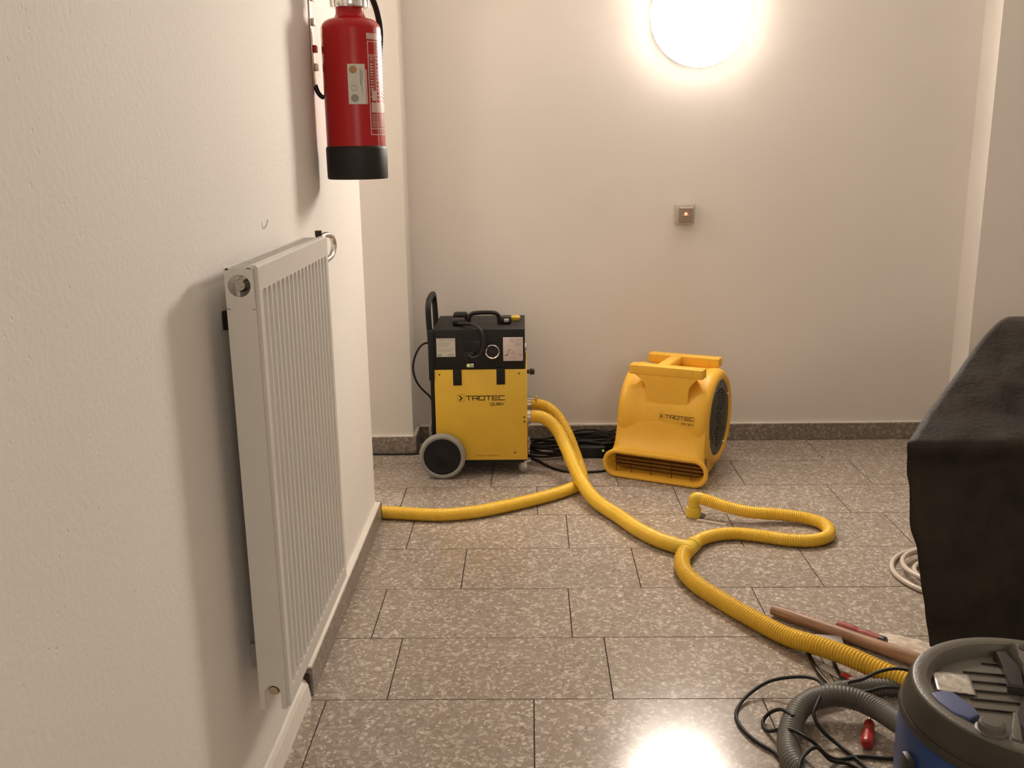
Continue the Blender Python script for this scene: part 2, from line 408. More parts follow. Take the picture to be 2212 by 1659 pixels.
# stone baseboards, with the ragged pale lip of paint above them
def base_run(name, d, lipd):
    o = struct(name, box(name, d, M_BASE, bev=0.0015, seg=1))
    l_ = box('paint_lip', lipd, M_LIP, o)
    return o
base_run('baseboard_back', (-0.50, 1.857, 4.16, 4.1745, 0, 0.076), (-0.50, 1.857, 4.1625, 4.1748, 0.0762, 0.080))
base_run('baseboard_back', (XL, -0.50, 4.004, 4.0195, 0, 0.076), (XL, -0.515, 4.007, 4.0198, 0.0762, 0.079))
base_run('baseboard_back', (1.843, XR, 4.004, 4.0195, 0, 0.076), (1.857, XR, 4.007, 4.0198, 0.0762, 0.079))
base_run('baseboard_side', (-0.5148, -0.50, 4.0195, 4.16, 0, 0.076), (-0.5148, -0.503, 4.02, 4.16, 0.0762, 0.079))
base_run('baseboard_side', (1.843, 1.8568, 4.0195, 4.16, 0, 0.076), (1.846, 1.8568, 4.02, 4.16, 0.0762, 0.079))
base_run('baseboard_left', (-0.5548, -0.535, 2.085, 3.215, 0, 0.074), (-0.5549, -0.5365, 2.085, 3.20, 0.0742, 0.079))
base_run('baseboard_left', (-0.80, -0.535, 3.2002, 3.215, 0, 0.074), (-0.80, -0.555, 3.2004, 3.212, 0.0742, 0.078))
struct('dark_gap_box', box('dark_gap_box', (-0.5548, -0.542, 2.074, 2.084, 0.0, 0.060), M_JOINT))  # dark box stands in for the open gap where the stone ends
# nearer than the stone the wall foot is only filled with rough plaster
bm = bmesh.new()
N = 60
prev = None
for i in range(N+1):
    y = YN+(2.072-YN)*i/N
    w = 0.010+0.004*noise.noise(Vector((y*6, 3, 0))); h = 0.052+0.008*noise.noise(Vector((y*5, 7, 1)))
    ring = [bm.verts.new((-0.5549, y, 0)), bm.verts.new((-0.5549+w+.006, y, 0)), bm.verts.new((-0.5549+w, y, h*.8)), bm.verts.new((-0.5549+w*.5, y, h)), bm.verts.new((-0.5549, y, h+.004))]
    if prev:
        for k in range(4): bm.faces.new((prev[k], prev[k+1], ring[k+1], ring[k]))
    else: bm.faces.new(ring)
    prev = ring
bm.faces.new(prev)
struct('trim_1', bm, M_LIP)

# ------------------------------------------------------------------ wall lamp
t = thing('wall_lamp', 'round glowing opal glass lamp mounted on the back wall', 'lamp', (0.695, 4.175, 1.80))
lathe('mounting_plate', [(0, 0), (.17, 0), (.190, -.003), (.193, -.062), (.199, -.0695), (0, -.0700)], M_RAD, t, axis='Y', seg=64)
pr = [(0, -.087)]+[(0.200*math.sin(a), -.072-.015*math.cos(a)) for a in [PI/2*i/12 for i in range(1, 13)]]+[(.1995, -.0708), (.11, -.0705)]
lathe('glass_shade', pr, M_LAMP, t, axis='Y', seg=64, angle=80)

# ------------------------------------------------------------------ light switch
t = thing('light_switch', 'small surface mounted light switch with a red neon dot on the back wall', 'switch', (0.663, 4.175, 1.009))
box('switch_box', (-.041, .041, -.036, -.0005, -.043, .043), M_SWITCH, t, bev=.006)
bm = bmesh.new()
prof = [(-.046, -.030), (-.052, .026), (-.047, .031), (-.036, .031), (-.036, -.031), (-.040, -.033)]
mt = Matrix(((0, 0, 1, 0), (1, 0, 0, 0), (0, 1, 0, 0), (0, 0, 0, 1)))
add_prism(bm, prof, mt, -.028, .028)
bmesh_obj('rocker', bm, M_SWITCHB, t)
box('window_bar', (-.016, .016, -.0515, -.045, -.006, -.003), M_SWITCH, t)
lathe('neon_indicator', [(0, -.053), (.0055, -.0525), (.007, -.047), (0, -.047)], M_NEON, t, origin=(0, 0, .003), axis='Y', seg=16)

# ------------------------------------------------------------------ radiator on the left wall
t = thing('radiator', 'white ribbed panel radiator hanging on the left wall under the extinguisher', 'radiator', (-.49, 1.9, .27))
RX = -.462; Y0, Y1, Z0, Z1 = 1.622, 2.205, .262, 1.100
def L(x, y, z): return (x+.49, y-1.9, z-.27)
# front panel: pressed vertical channels with rounded ends
bm = bmesh.new()
ya, yb = Y0+.004, Y1-.004
npan = 17; pitch = (yb-ya-.032)/npan
ys = [ya, ya+.008]
for i in range(npan):
    c = ya+.016+pitch*(i+.5)
    for d in (-.0125, -.0119, -.0109, -.0101, -.005, 0, .005, .0101, .0109, .0119, .0125): ys.append(c+d)
ys += [yb-.008, yb]
zt, zb = Z1-.044, Z0+.030
zs = [Z0, Z0+.015]+[zb-.004+.0022*i for i in range(10)]+[zb+.03+(zt-zb-.06)*i/8 for i in range(9)]+[zt-.018+.0022*i for i in range(11)]+[Z1-.03, Z1-.012, Z1-.004, Z1]
grid = []
for z in zs:
    row = []
    for y in ys:
        dep = 0.0
        fidx = (y-ya-.016)/pitch; i = math.floor(fidx)
        if 0 <= i < npan:
            c = ya+.016+pitch*(i+.5); w = .0125
            zz = min(max(z, zb+w), zt-w); dist = math.hypot(y-c, z-zz)
            f = min(max((w-dist)/.0022, 0), 1); dep = .0125*f*f*(3-2*f)
        x = RX-dep
        if z >= Z1-.001: x -= .004
        row.append(bm.verts.new(L(x, y, z)))
    grid.append(row)
for a, b in zip(grid, grid[1:]):
    for k in range(len(ys)-1): bm.faces.new((a[k], a[k+1], b[k+1], b[k]))
# returned edges of the panel
def strip(A, dx):
    B = [bm.verts.new((v.co.x+dx, v.co.y, v.co.z)) for v in A]
    for k in range(len(A)-1): bm.faces.new((A[k], A[k+1], B[k+1], B[k]))
strip([r[0] for r in grid], -.010); strip([r[-1] for r in grid], -.010); strip(grid[0], -.010); strip(grid[-1], -.006)
me_o = bmesh_obj('front_panel', bm, M_RAD, t, smooth=True, angle=30)
box('rear_panel', tuple(v for v in (-.506+.49, -.498+.49, Y0+.012-1.9, Y1-.012-1.9, Z0+.01-.27, Z1-.02-.27)), M_RAD, t, bev=.002)
box('convector', (-.4975+.49, -.4735+.49, Y0+.04-1.9, Y1-.04-1.9, Z0+.05-.27, Z1-.06-.27), M_RADG, t)
def side_cover(ynear, out):
    bm = bmesh.new()
    n = 20; hr = .0195
    x0, x1 = -.519, -.4685
    hc = (-.4945, Z1-.034)
    bc = (-.494, Z0+.030); br = .0155
    # side plate with a round hole above and an open notch below, built from polygons around the hole
    def yy(o): return ynear
    outer = [(x0, Z1-.004), (x1, Z1-.004), (x1, Z0-.004), (bc[0]+br, Z0-.004)]
    arc = [(bc[0]+br*math.cos(a), bc[1]+br*math.sin(a)) for a in [PI*i/14 for i in range(15)]]
    poly_low = [(x1, Z0-.004), (bc[0]+br, Z0-.004)]+arc+[(bc[0]-br, Z0-.004), (x0, Z0-.004), (x0, Z1-.075), (x1, Z1-.075)]
    mt = Matrix(((1, 0, 0, .49), (0, 0, 1, ynear-1.9), (0, 1, 0, -.27), (0, 0, 0, 1)))
    d = .0015*out
    add_prism(bm, poly_low, mt, 0, d)
    cx, cz = hc; N = 32
    up_ = []
    for k in range(N):
        a = 2*PI*k/N; dx, dz = math.cos(a), math.sin(a)
        s = 1e9
        if dx > 0: s = min(s, (x1-cx)/dx)
        if dx < 0: s = min(s, (x0-cx)/dx)
        if dz > 0: s = min(s, (Z1-.004-cz)/dz)
        if dz < 0: s = min(s, (Z1-.075-cz)/dz)
        up_.append((cx+dx*s, cz+dz*s, cx+dx*hr, cz+dz*hr))
    for q in (0, d):
        pass
    rings = [[bm.verts.new(mt @ Vector((u[0], u[1], q))) for u in up_] for q in (0, d)]
    rin = [[bm.verts.new(mt @ Vector((u[2], u[3], q))) for u in up_] for q in (0, d)]
    for k in range(N):
        k2 = (k+1) % N
        bm.faces.new((rings[0][k], rings[0][k2], rin[0][k2], rin[0][k]))
        bm.faces.new((rings[1][k], rings[1][k2], rin[1][k2], rin[1][k]))
        bm.faces.new((rin[0][k], rin[0][k2], rin[1][k2], rin[1][k]))
    # folded flanges, towards the middle of the radiator
    f = -out
    add_box(bm, x0+.49, x0+.0015+.49, min(ynear, ynear+f*.018)-1.9, max(ynear, ynear+f*.018)-1.9, Z0-.004-.27, Z1-.004-.27)
    add_box(bm, x1-.0015+.49, x1+.49, min(ynear, ynear+f*.018)-1.9, max(ynear, ynear+f*.018)-1.9, Z0-.004-.27, Z1-.004-.27)
    return bmesh_obj('side_cover', bm, M_RAD, t)
side_cover(Y0, -1); side_cover(Y1, 1)
# top grille with slots
bm = bmesh.new()
xa, xb = -.519+.49, RX-.006+.49
yA, yB = Y0-.0015-1.9, Y1+.0015-1.9
zt_ = Z1-.003-.27
add_box(bm, xa, xa+.007, yA, yB, zt_-.004, zt_); add_box(bm, xb-.013, xb, yA, yB, zt_-.004, zt_+.002, bev=.0015)
n = 26
for i in range(n+1):
    y = yA+.004+(yB-yA-.008)*i/n
    wd = .0035
    add_box(bm, xa+.007, xb-.013, y-wd, y+wd, zt_-.004, zt_-.0005)
bmesh_obj('top_grille', bm, M_RAD, t)
# plugs seen through the side cover
lathe('thread_plug', [(0, -.004), (.004, -.004), (.0045, 0), (.0085, 0), (.010, .004), (.0115, .010), (.0125, .012), (.0125, .03), (0, .03)], M_STEEL, t, origin=L(-.4945, Y0+.002, Z1-.034), axis='Y', seg=24)
lathe('blanking_plug', [(0, 0), (.008, 0), (.009, .003), (.009, .006), (.0125, .008), (.0125, .03), (0, .03)], M_BRASS, t, origin=L(-.494, Y0+.006, Z0+.030), axis='Y', seg=24)
# bent chrome pipe and bleed valve at the far end
tube('bent_pipe', [L(-.482, 2.214, 1.092), L(-.477, 2.250, 1.098), L(-.470, 2.292, 1.090), L(-.468, 2.308, 1.070), L(-.470, 2.292, 1.050), L(-.474, 2.260, 1.042), L(-.478, 2.214, 1.040)], .0070, M_CHR, t, step=.004)
lathe('pipe_nut', [(0, 0), (.013, 0), (.013, .016), (0, .016)], M_CHR, t, origin=L(-.478, 2.205, 1.040), axis='Y', seg=6)
lathe('bleed_valve', [(0, -.012), (.006, -.012), (.008, -.004), (.008, .006), (0, .006)], M_DARKM, t, origin=L(-.484, 2.216, 1.105), axis='Z', seg=8)
# bracket behind it, seen in the gap near the top and at the foot
box('wall_bracket', L(-.5545, 0, 0)[:1]+L(-.507, 0, 0)[:1]+(1.700-1.9, 1.715-1.9, .975-.27, 1.01-.27), M_DARKM, t, bev=.002)
box('wall_bracket', L(-.5545, 0, 0)[:1]+L(-.507, 0, 0)[:1]+(1.700-1.9, 1.715-1.9, .30-.27, .35-.27), M_RADG, t)
box('wall_bracket', L(-.5545, 0, 0)[:1]+L(-.507, 0, 0)[:1]+(2.12-1.9, 2.145-1.9, .31-.27, 1.03-.27), M_RAD, t)
# a small nail in the wall above it
tag(tube('wall_nail', [(-.5535, 2.02, 1.132), (-.549, 2.022, 1.140), (-.546, 2.024, 1.150)], .0014, M_STEEL, step=.003, seg=6), 'tiny bent nail sticking out of the left wall above the radiator', 'nail')

# ------------------------------------------------------------------ fire extinguisher
EX, EY = -.4525, 2.60
t = thing('fire_extinguisher', 'red fire extinguisher with a black foot hanging on the left wall', 'fire extinguisher', (EX, EY, 1.215))
R = .0765
pr = [(0, .02), (R, .02), (R, .372)]+[(R-.031*(1-math.cos(a)), .372+.028*math.sin(a)) for a in [PI/2*i/8 for i in range(1, 9)]]+[(.040, .404), (.036, .412), (.0355, .428), (0, .43)]
lathe('cylinder', pr, M_RED, t, seg=64, angle=40)
bm = bmesh.new(); add_lathe(bm, [(0, .012), (.062, .012), (.066, 0), (.078, .001), (.0795, .006), (.080, .078), (.0785, .0835), (R+.0002, .085)], seg=64)
bmesh_obj('foot_cap', bm, M_RUB, t, smooth=True)
lathe('collar_ring', [(.030, .425), (.043, .426), (.0445, .430), (.0445, .447), (.043, .450), (.028, .451), (0, .451)], M_CHR, t, seg=48)
for k in range(6):
    a = k*PI/3+.25
    lathe('collar_lug', [(0, .428), (.005, .428), (.005, .449), (0, .449)], M_CHR, t, origin=(.0445*math.cos(a), .0445*math.sin(a), 0), seg=10)
lathe('valve_body', [(0, .45), (.017, .45), (.017, .462), (.013, .47), (.013, .52), (0, .52)], M_CHR, t, seg=24)
box('carry_handle', (-.012, .012, -.09, .03, .515, .530), M_BLK2, t, bev=.004)
box('squeeze_lever', (-.010, .010, -.085, .03, .545, .557), M_RED, t, bev=.003)
tube('discharge_hose', [(.012, -.005, .49), (.030, .004, .497), (.046, .020, .485), (.054, .035, .455), (.062, .052, .425), (.066, .070, .38), (.058, .078, .30), (.052, .082, .10)], .0085, M_RUB, t, step=.006)
PH0 = math.radians(-80.2)
def cyl_patch(bm, th0, th1, z0, z1, r=R+.0006, n=None):
    n = n or max(1, int(abs(th1-th0)/4)+1)
    A = []
    for i in range(n+1):
        a = PH0+math.radians(th0+(th1-th0)*i/n)
        A.append((bm.verts.new((r*math.cos(a), r*math.sin(a), z0)), bm.verts.new((r*math.cos(a), r*math.sin(a), z1))))
    for p, q in zip(A, A[1:]): bm.faces.new((p[0], q[0], q[1], p[1]))
def zpx(y): return 1.585-(y-60)*.001118-1.215
def patches(name, lst, m, r=R+.0006):
    bm = bmesh.new()
    for th0, th1, ya_, yb_ in lst: cyl_patch(bm, th0, th1, zpx(yb_), zpx(ya_), r)
    return bmesh_obj(name, bm, m, t)
def cyl_disc(name, th, ypx, rad, m, r, ring=0):
    bm = bmesh.new(); c = []; zc = zpx(ypx)
    n = 20
    def P(q, a):
        th_ = PH0+math.radians(th)+q*math.cos(a)/R
        return (r*math.cos(th_), r*math.sin(th_), zc+q*math.sin(a))
    out = [bm.verts.new(P(rad, 2*PI*k/n)) for k in range(n)]
    if ring:
        inn = [bm.verts.new(P(rad-ring, 2*PI*k/n)) for k in range(n)]
        for k in range(n): bm.faces.new((out[k], out[(k+1) % n], inn[(k+1) % n], inn[k]))
    else: bm.faces.new(out)
    return bmesh_obj(name, bm, m, t)
patches('service_sticker', [(-10, 23, 136, 223)], M_LABEL)
patches('sticker_edge', [(23.5, 26.5, 148, 223)], M_PRINT)
patches('test_tag', [(30, 33.5, 142, 224)], M_INK)
patches('sticker_lines', [(13, 14.5, 146, 182), (15.5, 16.5, 150, 200), (18, 19, 150, 170)], M_INKG, R+.0010)
cyl_disc('sticker_seal', 0.5, 148, .0095, M_ORANGE, R+.0012)
cyl_disc('sticker_symbol', 1, 188, .0070, M_INKG, R+.0012, ring=.0012)
cyl_disc('sticker_seal', 1.5, 210, .0095, M_INKG, R+.0012)
# instruction print: frames, bars, illegible lines of lettering
fr = [(30, 32, 86, 290), (30, 100, 86, 88), (30, 100, 115, 116.5), (30, 100, 276, 278), (30, 100, 289, 291), (47, 49, 58, 330),
      (32, 44, 118, 119.5), (32, 44, 206, 207.5), (43, 44, 118, 207),
      (29, 95, 69, 82), (34, 95, 219, 241), (36, 48, 193, 215)]
for ya_ in range(122, 200, 6):
    fr.append((34, 41, ya_, ya_+1.6+random.random()*2.2))
for ya_ in range(122, 214, 8):
    q = random.random()
    fr.append((50, 58+8*q, ya_, ya_+2.4)); fr.append((52+4*q, 55+4*q, ya_, ya_+6))
    fr.append((68, 82, ya_+1, ya_+4.5))
for ya_ in range(92, 112, 4): fr.append((52, 62, ya_, ya_+2)); fr.append((66, 90, ya_, ya_+2.6))
for ya_ in range(245, 273, 3): fr.append((34, 46, ya_, ya_+1.0)); fr.append((51, 92, ya_, ya_+1.1))
for ya_ in range(280, 288, 3): fr.append((52, 90, ya_, ya_+1.0))
patches('instruction_print', fr, M_PRINT, R+.0007)
# wall bracket (stays on the wall)
b = thing('extinguisher_bracket', 'plated steel bracket strip on the left wall behind the extinguisher', 'bracket', (-.555, 2.60, 1.62))
box('strip_plate', (.0005, .004, -.016, .016, -.17, .16), M_BRASS, b, bev=.001)
for z in (-.13, -.085, -.02, .04, .10):
    box('hook_tab', (.004, .0125, -.012, .012, z, z+.018), M_BRASS if z != -.085 else M_RED, b, bev=.001)
tube('support_hook', [(.003, 0, -.165), (.010, 0, -.185), (.022, 0, -.196), (.0245, 0, -.19)], .006, M_BLK2, b, step=.004)

# ------------------------------------------------------------------ yellow and black drying machine
DX, DY = -.200, 3.865
t = thing('drying_machine', 'yellow and black wheeled drying machine standing in front of the left niche corner', 'dehumidifier', (DX, DY, 0))
def D(x0, x1, y0, y1, z0, z1): return (x0-DX, x1-DX, y0-DY, y1-DY, z0, z1)
def Dp(x, y, z): return (x-DX, y-DY, z)
YF = 3.700
box('cabinet', D(-.378, -.020, YF+.004, 4.03, .070, .445), M_BLK, t, bev=.003)
box('front_panel', D(-.3815, -.0155, YF-.001, YF+.006, .068, .443), M_YEL, t, bev=.002)
box('side_panel', D(-.0195, -.0150, YF+.008, 4.028, .068, .443), M_YEL, t, bev=.0015)
head = box('head_unit', D(-.3835, -.0225, YF, 4.03, .4435, .604), M_BLK, t, bev=.004)
box('head_tab', D(-.307, -.273, YF-.0035, YF+.0005, .380, .447), M_BLK, t, bev=.001)
box('head_tab', D(-.135, -.101, YF-.0035, YF+.0005, .382, .449), M_BLK, t, bev=.001)
for x, z in ((-.361, .424), (-.046, .426), (-.066, .099)):
    lathe('panel_screw', [(0, -.002), (.0026, -.002), (.0034, 0), (0, 0)], M_INK, t, origin=Dp(x, YF-.001, z), axis='Y', seg=10)
for z in (.246, .228):
    lathe('panel_screw', [(0, -.002), (.003, -.002), (.004, 0), (0, 0)], M_INK, t, origin=Dp(-.0265, YF-.001, z), axis='Y', seg=10)
mt = face_mtx(Dp(-.258, YF-.0011, .319), (1, 0, 0), (0, 0, 1))
w = logo(t, mt, h=.0165)
text(t, 'QUBE+', .0175, face_mtx(Dp(-.105, YF-.0013, .296), (1, 0, 0), (0, 0, 1)), M_LOGO, 1.05, align='RIGHT')
text(t, 'MADE IN GERMANY', .009, face_mtx(Dp(-.129, YF-.0013, .084), (1, 0, 0), (0, 0, 1)), M_LOGOR, 1.15, align='RIGHT')
# labels on the head
lb = box('rating_label', D(-.369, -.295, YF-.001, YF, .496, .570), M_LABEL, t)
text(lb, 'TROTEC', .011, face_mtx(Dp(-.332, YF-.0012, .560), (1, 0, 0), (0, 0, 1)), M_INKG, 1.5, depth=.0001, align='CENTER')
bm = bmesh.new()
for z in (.553, .548, .543, .538, .526, .521, .516):
    add_box(bm, *D(-.364, -.364+random.uniform(.04, .062), YF-.0013, YF-.001, z, z+.0012))
for i in range(9):
    x = -.325+i*.0026
    add_box(bm, *D(x, x+.0014, YF-.0013, YF-.001, .499, .508))
add_box(bm, *D(-.364, -.350, YF-.0013, YF-.001, .499, .507))
bmesh_obj('label_print', bm, M_INKG, lb)['kind'] = 'stuff'
lb = box('warning_label', D(-.107, -.029, YF-.001, YF, .477, .572), M_LABEL2, t, bev=.0004)
bm = bmesh.new()
mf = face_mtx(Dp(-.107, YF-.001, .477), (1, 0, 0), (0, 0, 1))
stroke(bm, [(.025, .078), (.042, .078), (.0335, .092), (.025, .078)], .0012, mf, 0, .0004)
for z in (.086, .082, .072, .068, .064, .060): stroke(bm, [(.047, z), (.070, z)], .0012, mf, 0, .0004)
stroke(bm, [(.032, .028), (.048, .028), (.040, .040), (.032, .028)], .001, mf, 0, .0004)
stroke(bm, [(.03, .018), (.055, .018)], .001, mf, 0, .0004); stroke(bm, [(.03, .012), (.05, .012)], .001, mf, 0, .0004)
bmesh_obj('label_print', bm, M_INKG, lb)['kind'] = 'stuff'
bm = bmesh.new()
stroke(bm, [(.006, .026), (.010, .020), (.013, .027), (.016, .021), (.019, .029), (.022, .042), (.029, .046)], .0014, mf, .0002, .0006)
stroke(bm, [(.063, .024), (.066, .021), (.069, .027)], .0013, mf, .0002, .0006)
o_ = bmesh_obj('pen_scribble', bm, M_INK, lb); o_['kind'] = 'stuff'
# air outlet, socket and its plug lead, hour counter
lathe('air_outlet', [(.0235, .006), (.0235, -.008), (.0255, -.010), (.0285, -.009), (.0285, 0), (.0285, .002)], M_CHR, t, origin=Dp(-.149, YF-.001, .516), axis='Y', seg=36)
lathe('outlet_bore', [(0, .0005), (.0235, .0005), (.0235, -.002)], M_INK, t, origin=Dp(-.149, YF-.0015, .516), axis='Y', seg=36)
box('socket_panel', D(-.276, -.198, YF-.0015, YF+.0003, .474, .560), M_BLK2, t, bev=.001)
bm = bmesh.new()
for r_ in range(6):
    for c_ in range(7):
        add_box(bm, *D(-.268+c_*.0092, -.268+c_*.0092+.005, YF-.0035, YF-.001, .526+r_*.0055, .526+r_*.0055+.003))
vent = bmesh_obj('vent_slots', bm, M_HUB, t); vent['kind'] = 'stuff'
box('socket', D(-.262, -.222, YF-.013, YF, .482, .518), M_BLK2, t, bev=.004)
box('hour_counter', D(-.252, -.223, YF-.006, YF, .453, .469), M_STEEL, t, bev=.001)
lathe('green_light', [(0, -.003), (.004, -.002), (.005, 0), (0, 0)], M_GREEN, t, origin=Dp(-.245, YF-.006, .461), axis='Y', seg=14)
tube('plug_lead', [Dp(-.240, YF-.014, .502), Dp(-.225, YF-.026, .496), Dp(-.200, YF-.030, .505), Dp(-.184, YF-.032, .540), Dp(-.183, YF-.030, .580), Dp(-.198, YF-.018, .610), Dp(-.225, YF+.010, .622), Dp(-.262, YF+.050, .618), Dp(-.288, YF+.085, .614)], .0068, M_RUB, t, step=.006)
box('plug', D(-.312, -.262, YF+.08, YF+.135, .6045, .630), M_BLK2, t, bev=.008, seg=3)
box('strap_end', D(-.318, -.258, YF+.22, YF+.26, .6045, .634), M_BLK2, t, bev=.010, seg=3)
# carrying handle on top
tube('carry_handle', [Dp(-.246, 3.83, .604), Dp(-.246, 3.83, .632), Dp(-.236, 3.83, .644), Dp(-.215, 3.83, .648), Dp(-.150, 3.83, .648), Dp(-.134, 3.83, .644), Dp(-.126, 3.83, .632), Dp(-.124, 3.83, .604)], .0085, M_BLK2, t, step=.006)
box('clip', D(-.120, -.075, 3.81, 3.85, .6045, .632), M_BLK2, t, bev=.006)
box('wire_bow', D(-.105, -.084, 3.80, 3.806, .612, .628), M_STEEL, t, bev=.002)
# yellow cap lying on top
yc = thing('yellow_cap', 'small yellow plastic screw cap lying on top of the drying machine', 'cap', (-.072, 3.90, .6045))
lathe('cap_disc', [(0, 0), (.014, 0), (.015, .003), (.015, .008), (.020, .009), (.020, .016), (.018, .018), (0, .018)], M_HOSE2, yc, origin=(.012, 0, 0), seg=24)
box('cap_tab', (-.034, -.004, -.005, .005, .010, .015), M_HOSE2, yc, bev=.003)
# hand-cart frame behind
for y in (3.745, 3.985):
    tube('frame_tube', [Dp(-.392, y, .10), Dp(-.392, y, .45), Dp(-.397, y, .60)], .011, M_BLK, t, step=.02)
box('frame_rail', D(-.4005, -.3840, 3.725, 3.765, .10, .47), M_BLK, t, bev=.002)
box('frame_rail', D(-.4005, -.3840, 3.965, 4.005, .10, .47), M_BLK, t, bev=.002)
tube('push_handle', [Dp(-.397, 3.745, .55), Dp(-.401, 3.745, .640), Dp(-.402, 3.750, .680), Dp(-.401, 3.775, .706), Dp(-.400, 3.82, .713), Dp(-.400, 3.91, .713), Dp(-.400, 3.955, .706), Dp(-.400, 3.980, .680), Dp(-.398, 3.985, .640), Dp(-.396, 3.985, .55)], .0115, M_BLK, t, step=.008, seg=16)
box('frame_bracket', D(-.402, -.380, YF-.004, YF+.03, .40, .60), M_BLK, t, bev=.002)
box('undercarriage', D(-.372, -.03, 3.715, 4.02, .050, .069), M_BLK, t)
tube('power_cable', [Dp(-.400, 3.80, .535), Dp(-.432, 3.79, .530), Dp(-.462, 3.79, .490), Dp(-.476, 3.79, .430), Dp(-.466, 3.80, .375), Dp(-.445, 3.82, .335), Dp(-.415, 3.83, .300), Dp(-.400, 3.84, .26)], .0042, M_RUB, t, step=.008, seg=8)
def wheel(y):
    o = lathe('wheel', [(.074, -.012), (.076, -.017), (.084, -.019), (.091, -.014), (.0935, -.006), (.0935, .006), (.091, .014), (.084, .019), (.076, .017), (.074, .012)], M_TYRE, t, origin=Dp(-.3565, y, .0935), axis='Y', seg=56, closed=True)
    lathe('hub', [(0, -.016), (.012, -.0165), (.015, -.0145), (.060, -.0135), (.068, -.0155), (.0745, -.014), (.0745, .012), (0, .012)], M_HUB, o, origin=Dp(-.3565, y, .0935), axis='Y', seg=56)
    return o
wheel(3.677); wheel(4.052)
tube('axle', [Dp(-.3565, 3.69, .0935), Dp(-.3565, 4.04, .0935)], .007, M_STEEL, t, raw=True)
def caster(y):
    o = lathe('caster_wheel', [(0, -.010), (.018, -.010), (.0225, -.006), (.0225, .006), (.018, .010), (0, .010)], M_TYRE, t, origin=Dp(-.030, y, .0228), axis='Y', seg=28)
    box('caster_plate', D(-.056, -.002, y-.022, y+.022, .0505, .055), M_STEEL, t, bev=.001)
    box('caster_fork', D(-.042, -.018, y-.0145, y-.0115, .016, .052), M_STEEL, t, bev=.001)
    box('caster_fork', D(-.042, -.018, y+.0115, y+.0145, .016, .052), M_STEEL, t, bev=.001)
caster(3.745); caster(3.985)
# connectors on the right-hand side
def stub(name, y, z, r, l, m, seg=24, x0=-.0148):
    return lathe(name, [(0, 0), (r, 0), (r, l), (0, l)], m, t, origin=Dp(x0, y, z), axis='X', seg=seg)
stub('knob_shaft', 3.80, .410, .008, .010, M_BLK2)
lathe('rotary_knob', [(0, 0), (.011, 0), (.0125, .004), (.0125, .016), (.010, .020), (0, .021)], M_BLK2, t, origin=Dp(-.004, 3.80, .410), axis='X', seg=16)
stub('hose_port', 3.795, .222, .0295, .014, M_STEEL, 32); stub('hose_port', 3.905, .246, .0295, .016, M_STEEL, 32)
stub('latch_bar', 3.86, .279, .0045, .034, M_STEEL, 12)
box('latch_knob', D(.018, .028, 3.85, 3.87, .268, .293), M_HOSE2, t, bev=.003)
lathe('side_coupling', [(0, 0), (.016, 0), (.016, .006), (.010, .009), (0, .009)], M_CHR, t, origin=Dp(-.0225, 3.84, .506), axis='X', seg=24)
for z in (.182, .120, .088, .070):
    box('toggle_clasp', D(-.0148, -.0055, 3.80, 3.83, z-.008, z+.008), M_STEEL, t, bev=.002)

# ------------------------------------------------------------------ yellow blower
FA = math.radians(26)
t = thing('blower_fan', 'yellow moulded floor drying fan with a wide flat outlet, right of the drying machine', 'fan', (.49, 3.62, 0), -FA)
CV, CZ = .240, .222      # drum centre (local y, z); local x = width
bm = bmesh.new()
ins = .150
drum = [(0, -.188), (.150, -.188), (.176, -.186), (.192, -.178), (.198, -.165), (.199, -.150), (.194, -.125), (.190, -.09), (.188, 0),
        (.190, .09), (.194, .125), (.199, .150), (.198, .165), (.192, .178), (.183, .186), (.170, .190), (.160, .188), (.1545, .183), (.153, .165), (0, .165)]
add_lathe(bm, drum, origin=(0, CV, CZ), axis='X', seg=72)
def stadium(hw, z0, z1, y, n=12):
    r = (z1-z0)/2; zc = (z0+z1)/2; r = min(r, hw)
    rr = min(r, .062 if z1 < .135 else max(.018, .062-(z1-.135)*.9)); out = []
    hh = (z1-z0)/2
    for cx, cz, a0 in ((hw-rr, zc+hh-rr, 0), (-hw+rr, zc+hh-rr, PI/2), (-hw+rr, zc-hh+rr, PI), (hw-rr, zc-hh+rr, 1.5*PI)):
        for i in range(n+1):
            a = a0+PI/2*i/n; out.append(Vector((cx+rr*math.cos(a), y, cz+rr*math.sin(a))))
    return out
secs = [(.176, .012, .320, .22), (.178, .008, .290, .13), (.180, .005, .262, .080), (.182, .003, .236, .0530), (.182, .003, .222, .0500), (.182, .002, .205, .0478), (.183, .002, .188, .0440), (.184, .001, .172, .0385), (.187, .001, .156, .0305), (.192, .000, .142, .021), (.200, .000, .130, .010), (.208, .000, .1215, .001), (.214, -.0, .118, -.006), (.2165, .001, .1175, -.016), (.2145, .003, .1155, -.021), (.209, .008, .1105, -.023), (.201, .016, .1025, -.020), (.198, .018, .100, -.012), (.190, .020, .100, .03), (.170, .022, .12, .12), (.165, .024, .13, .15)]
prev = None
for hw, z0, z1, y in secs:
    ring = [bm.verts.new(p) for p in stadium(hw, z0, z1, y)]
    if prev:
        n_ = len(ring)
        for k in range(n_): bm.faces.new((prev[k], prev[(k+1) % n_], ring[(k+1) % n_], ring[k]))
    prev = ring
bm.faces.new(prev)
# lower rear body down to the floor, where the fan rests
me_h = bmesh_obj('housing', bm, M_FAN, t, smooth=True, angle=50)
box('rear_foot', (-.15, .15, .20, .36, .0005, .060), M_FAN, t, bev=.02, seg=4)
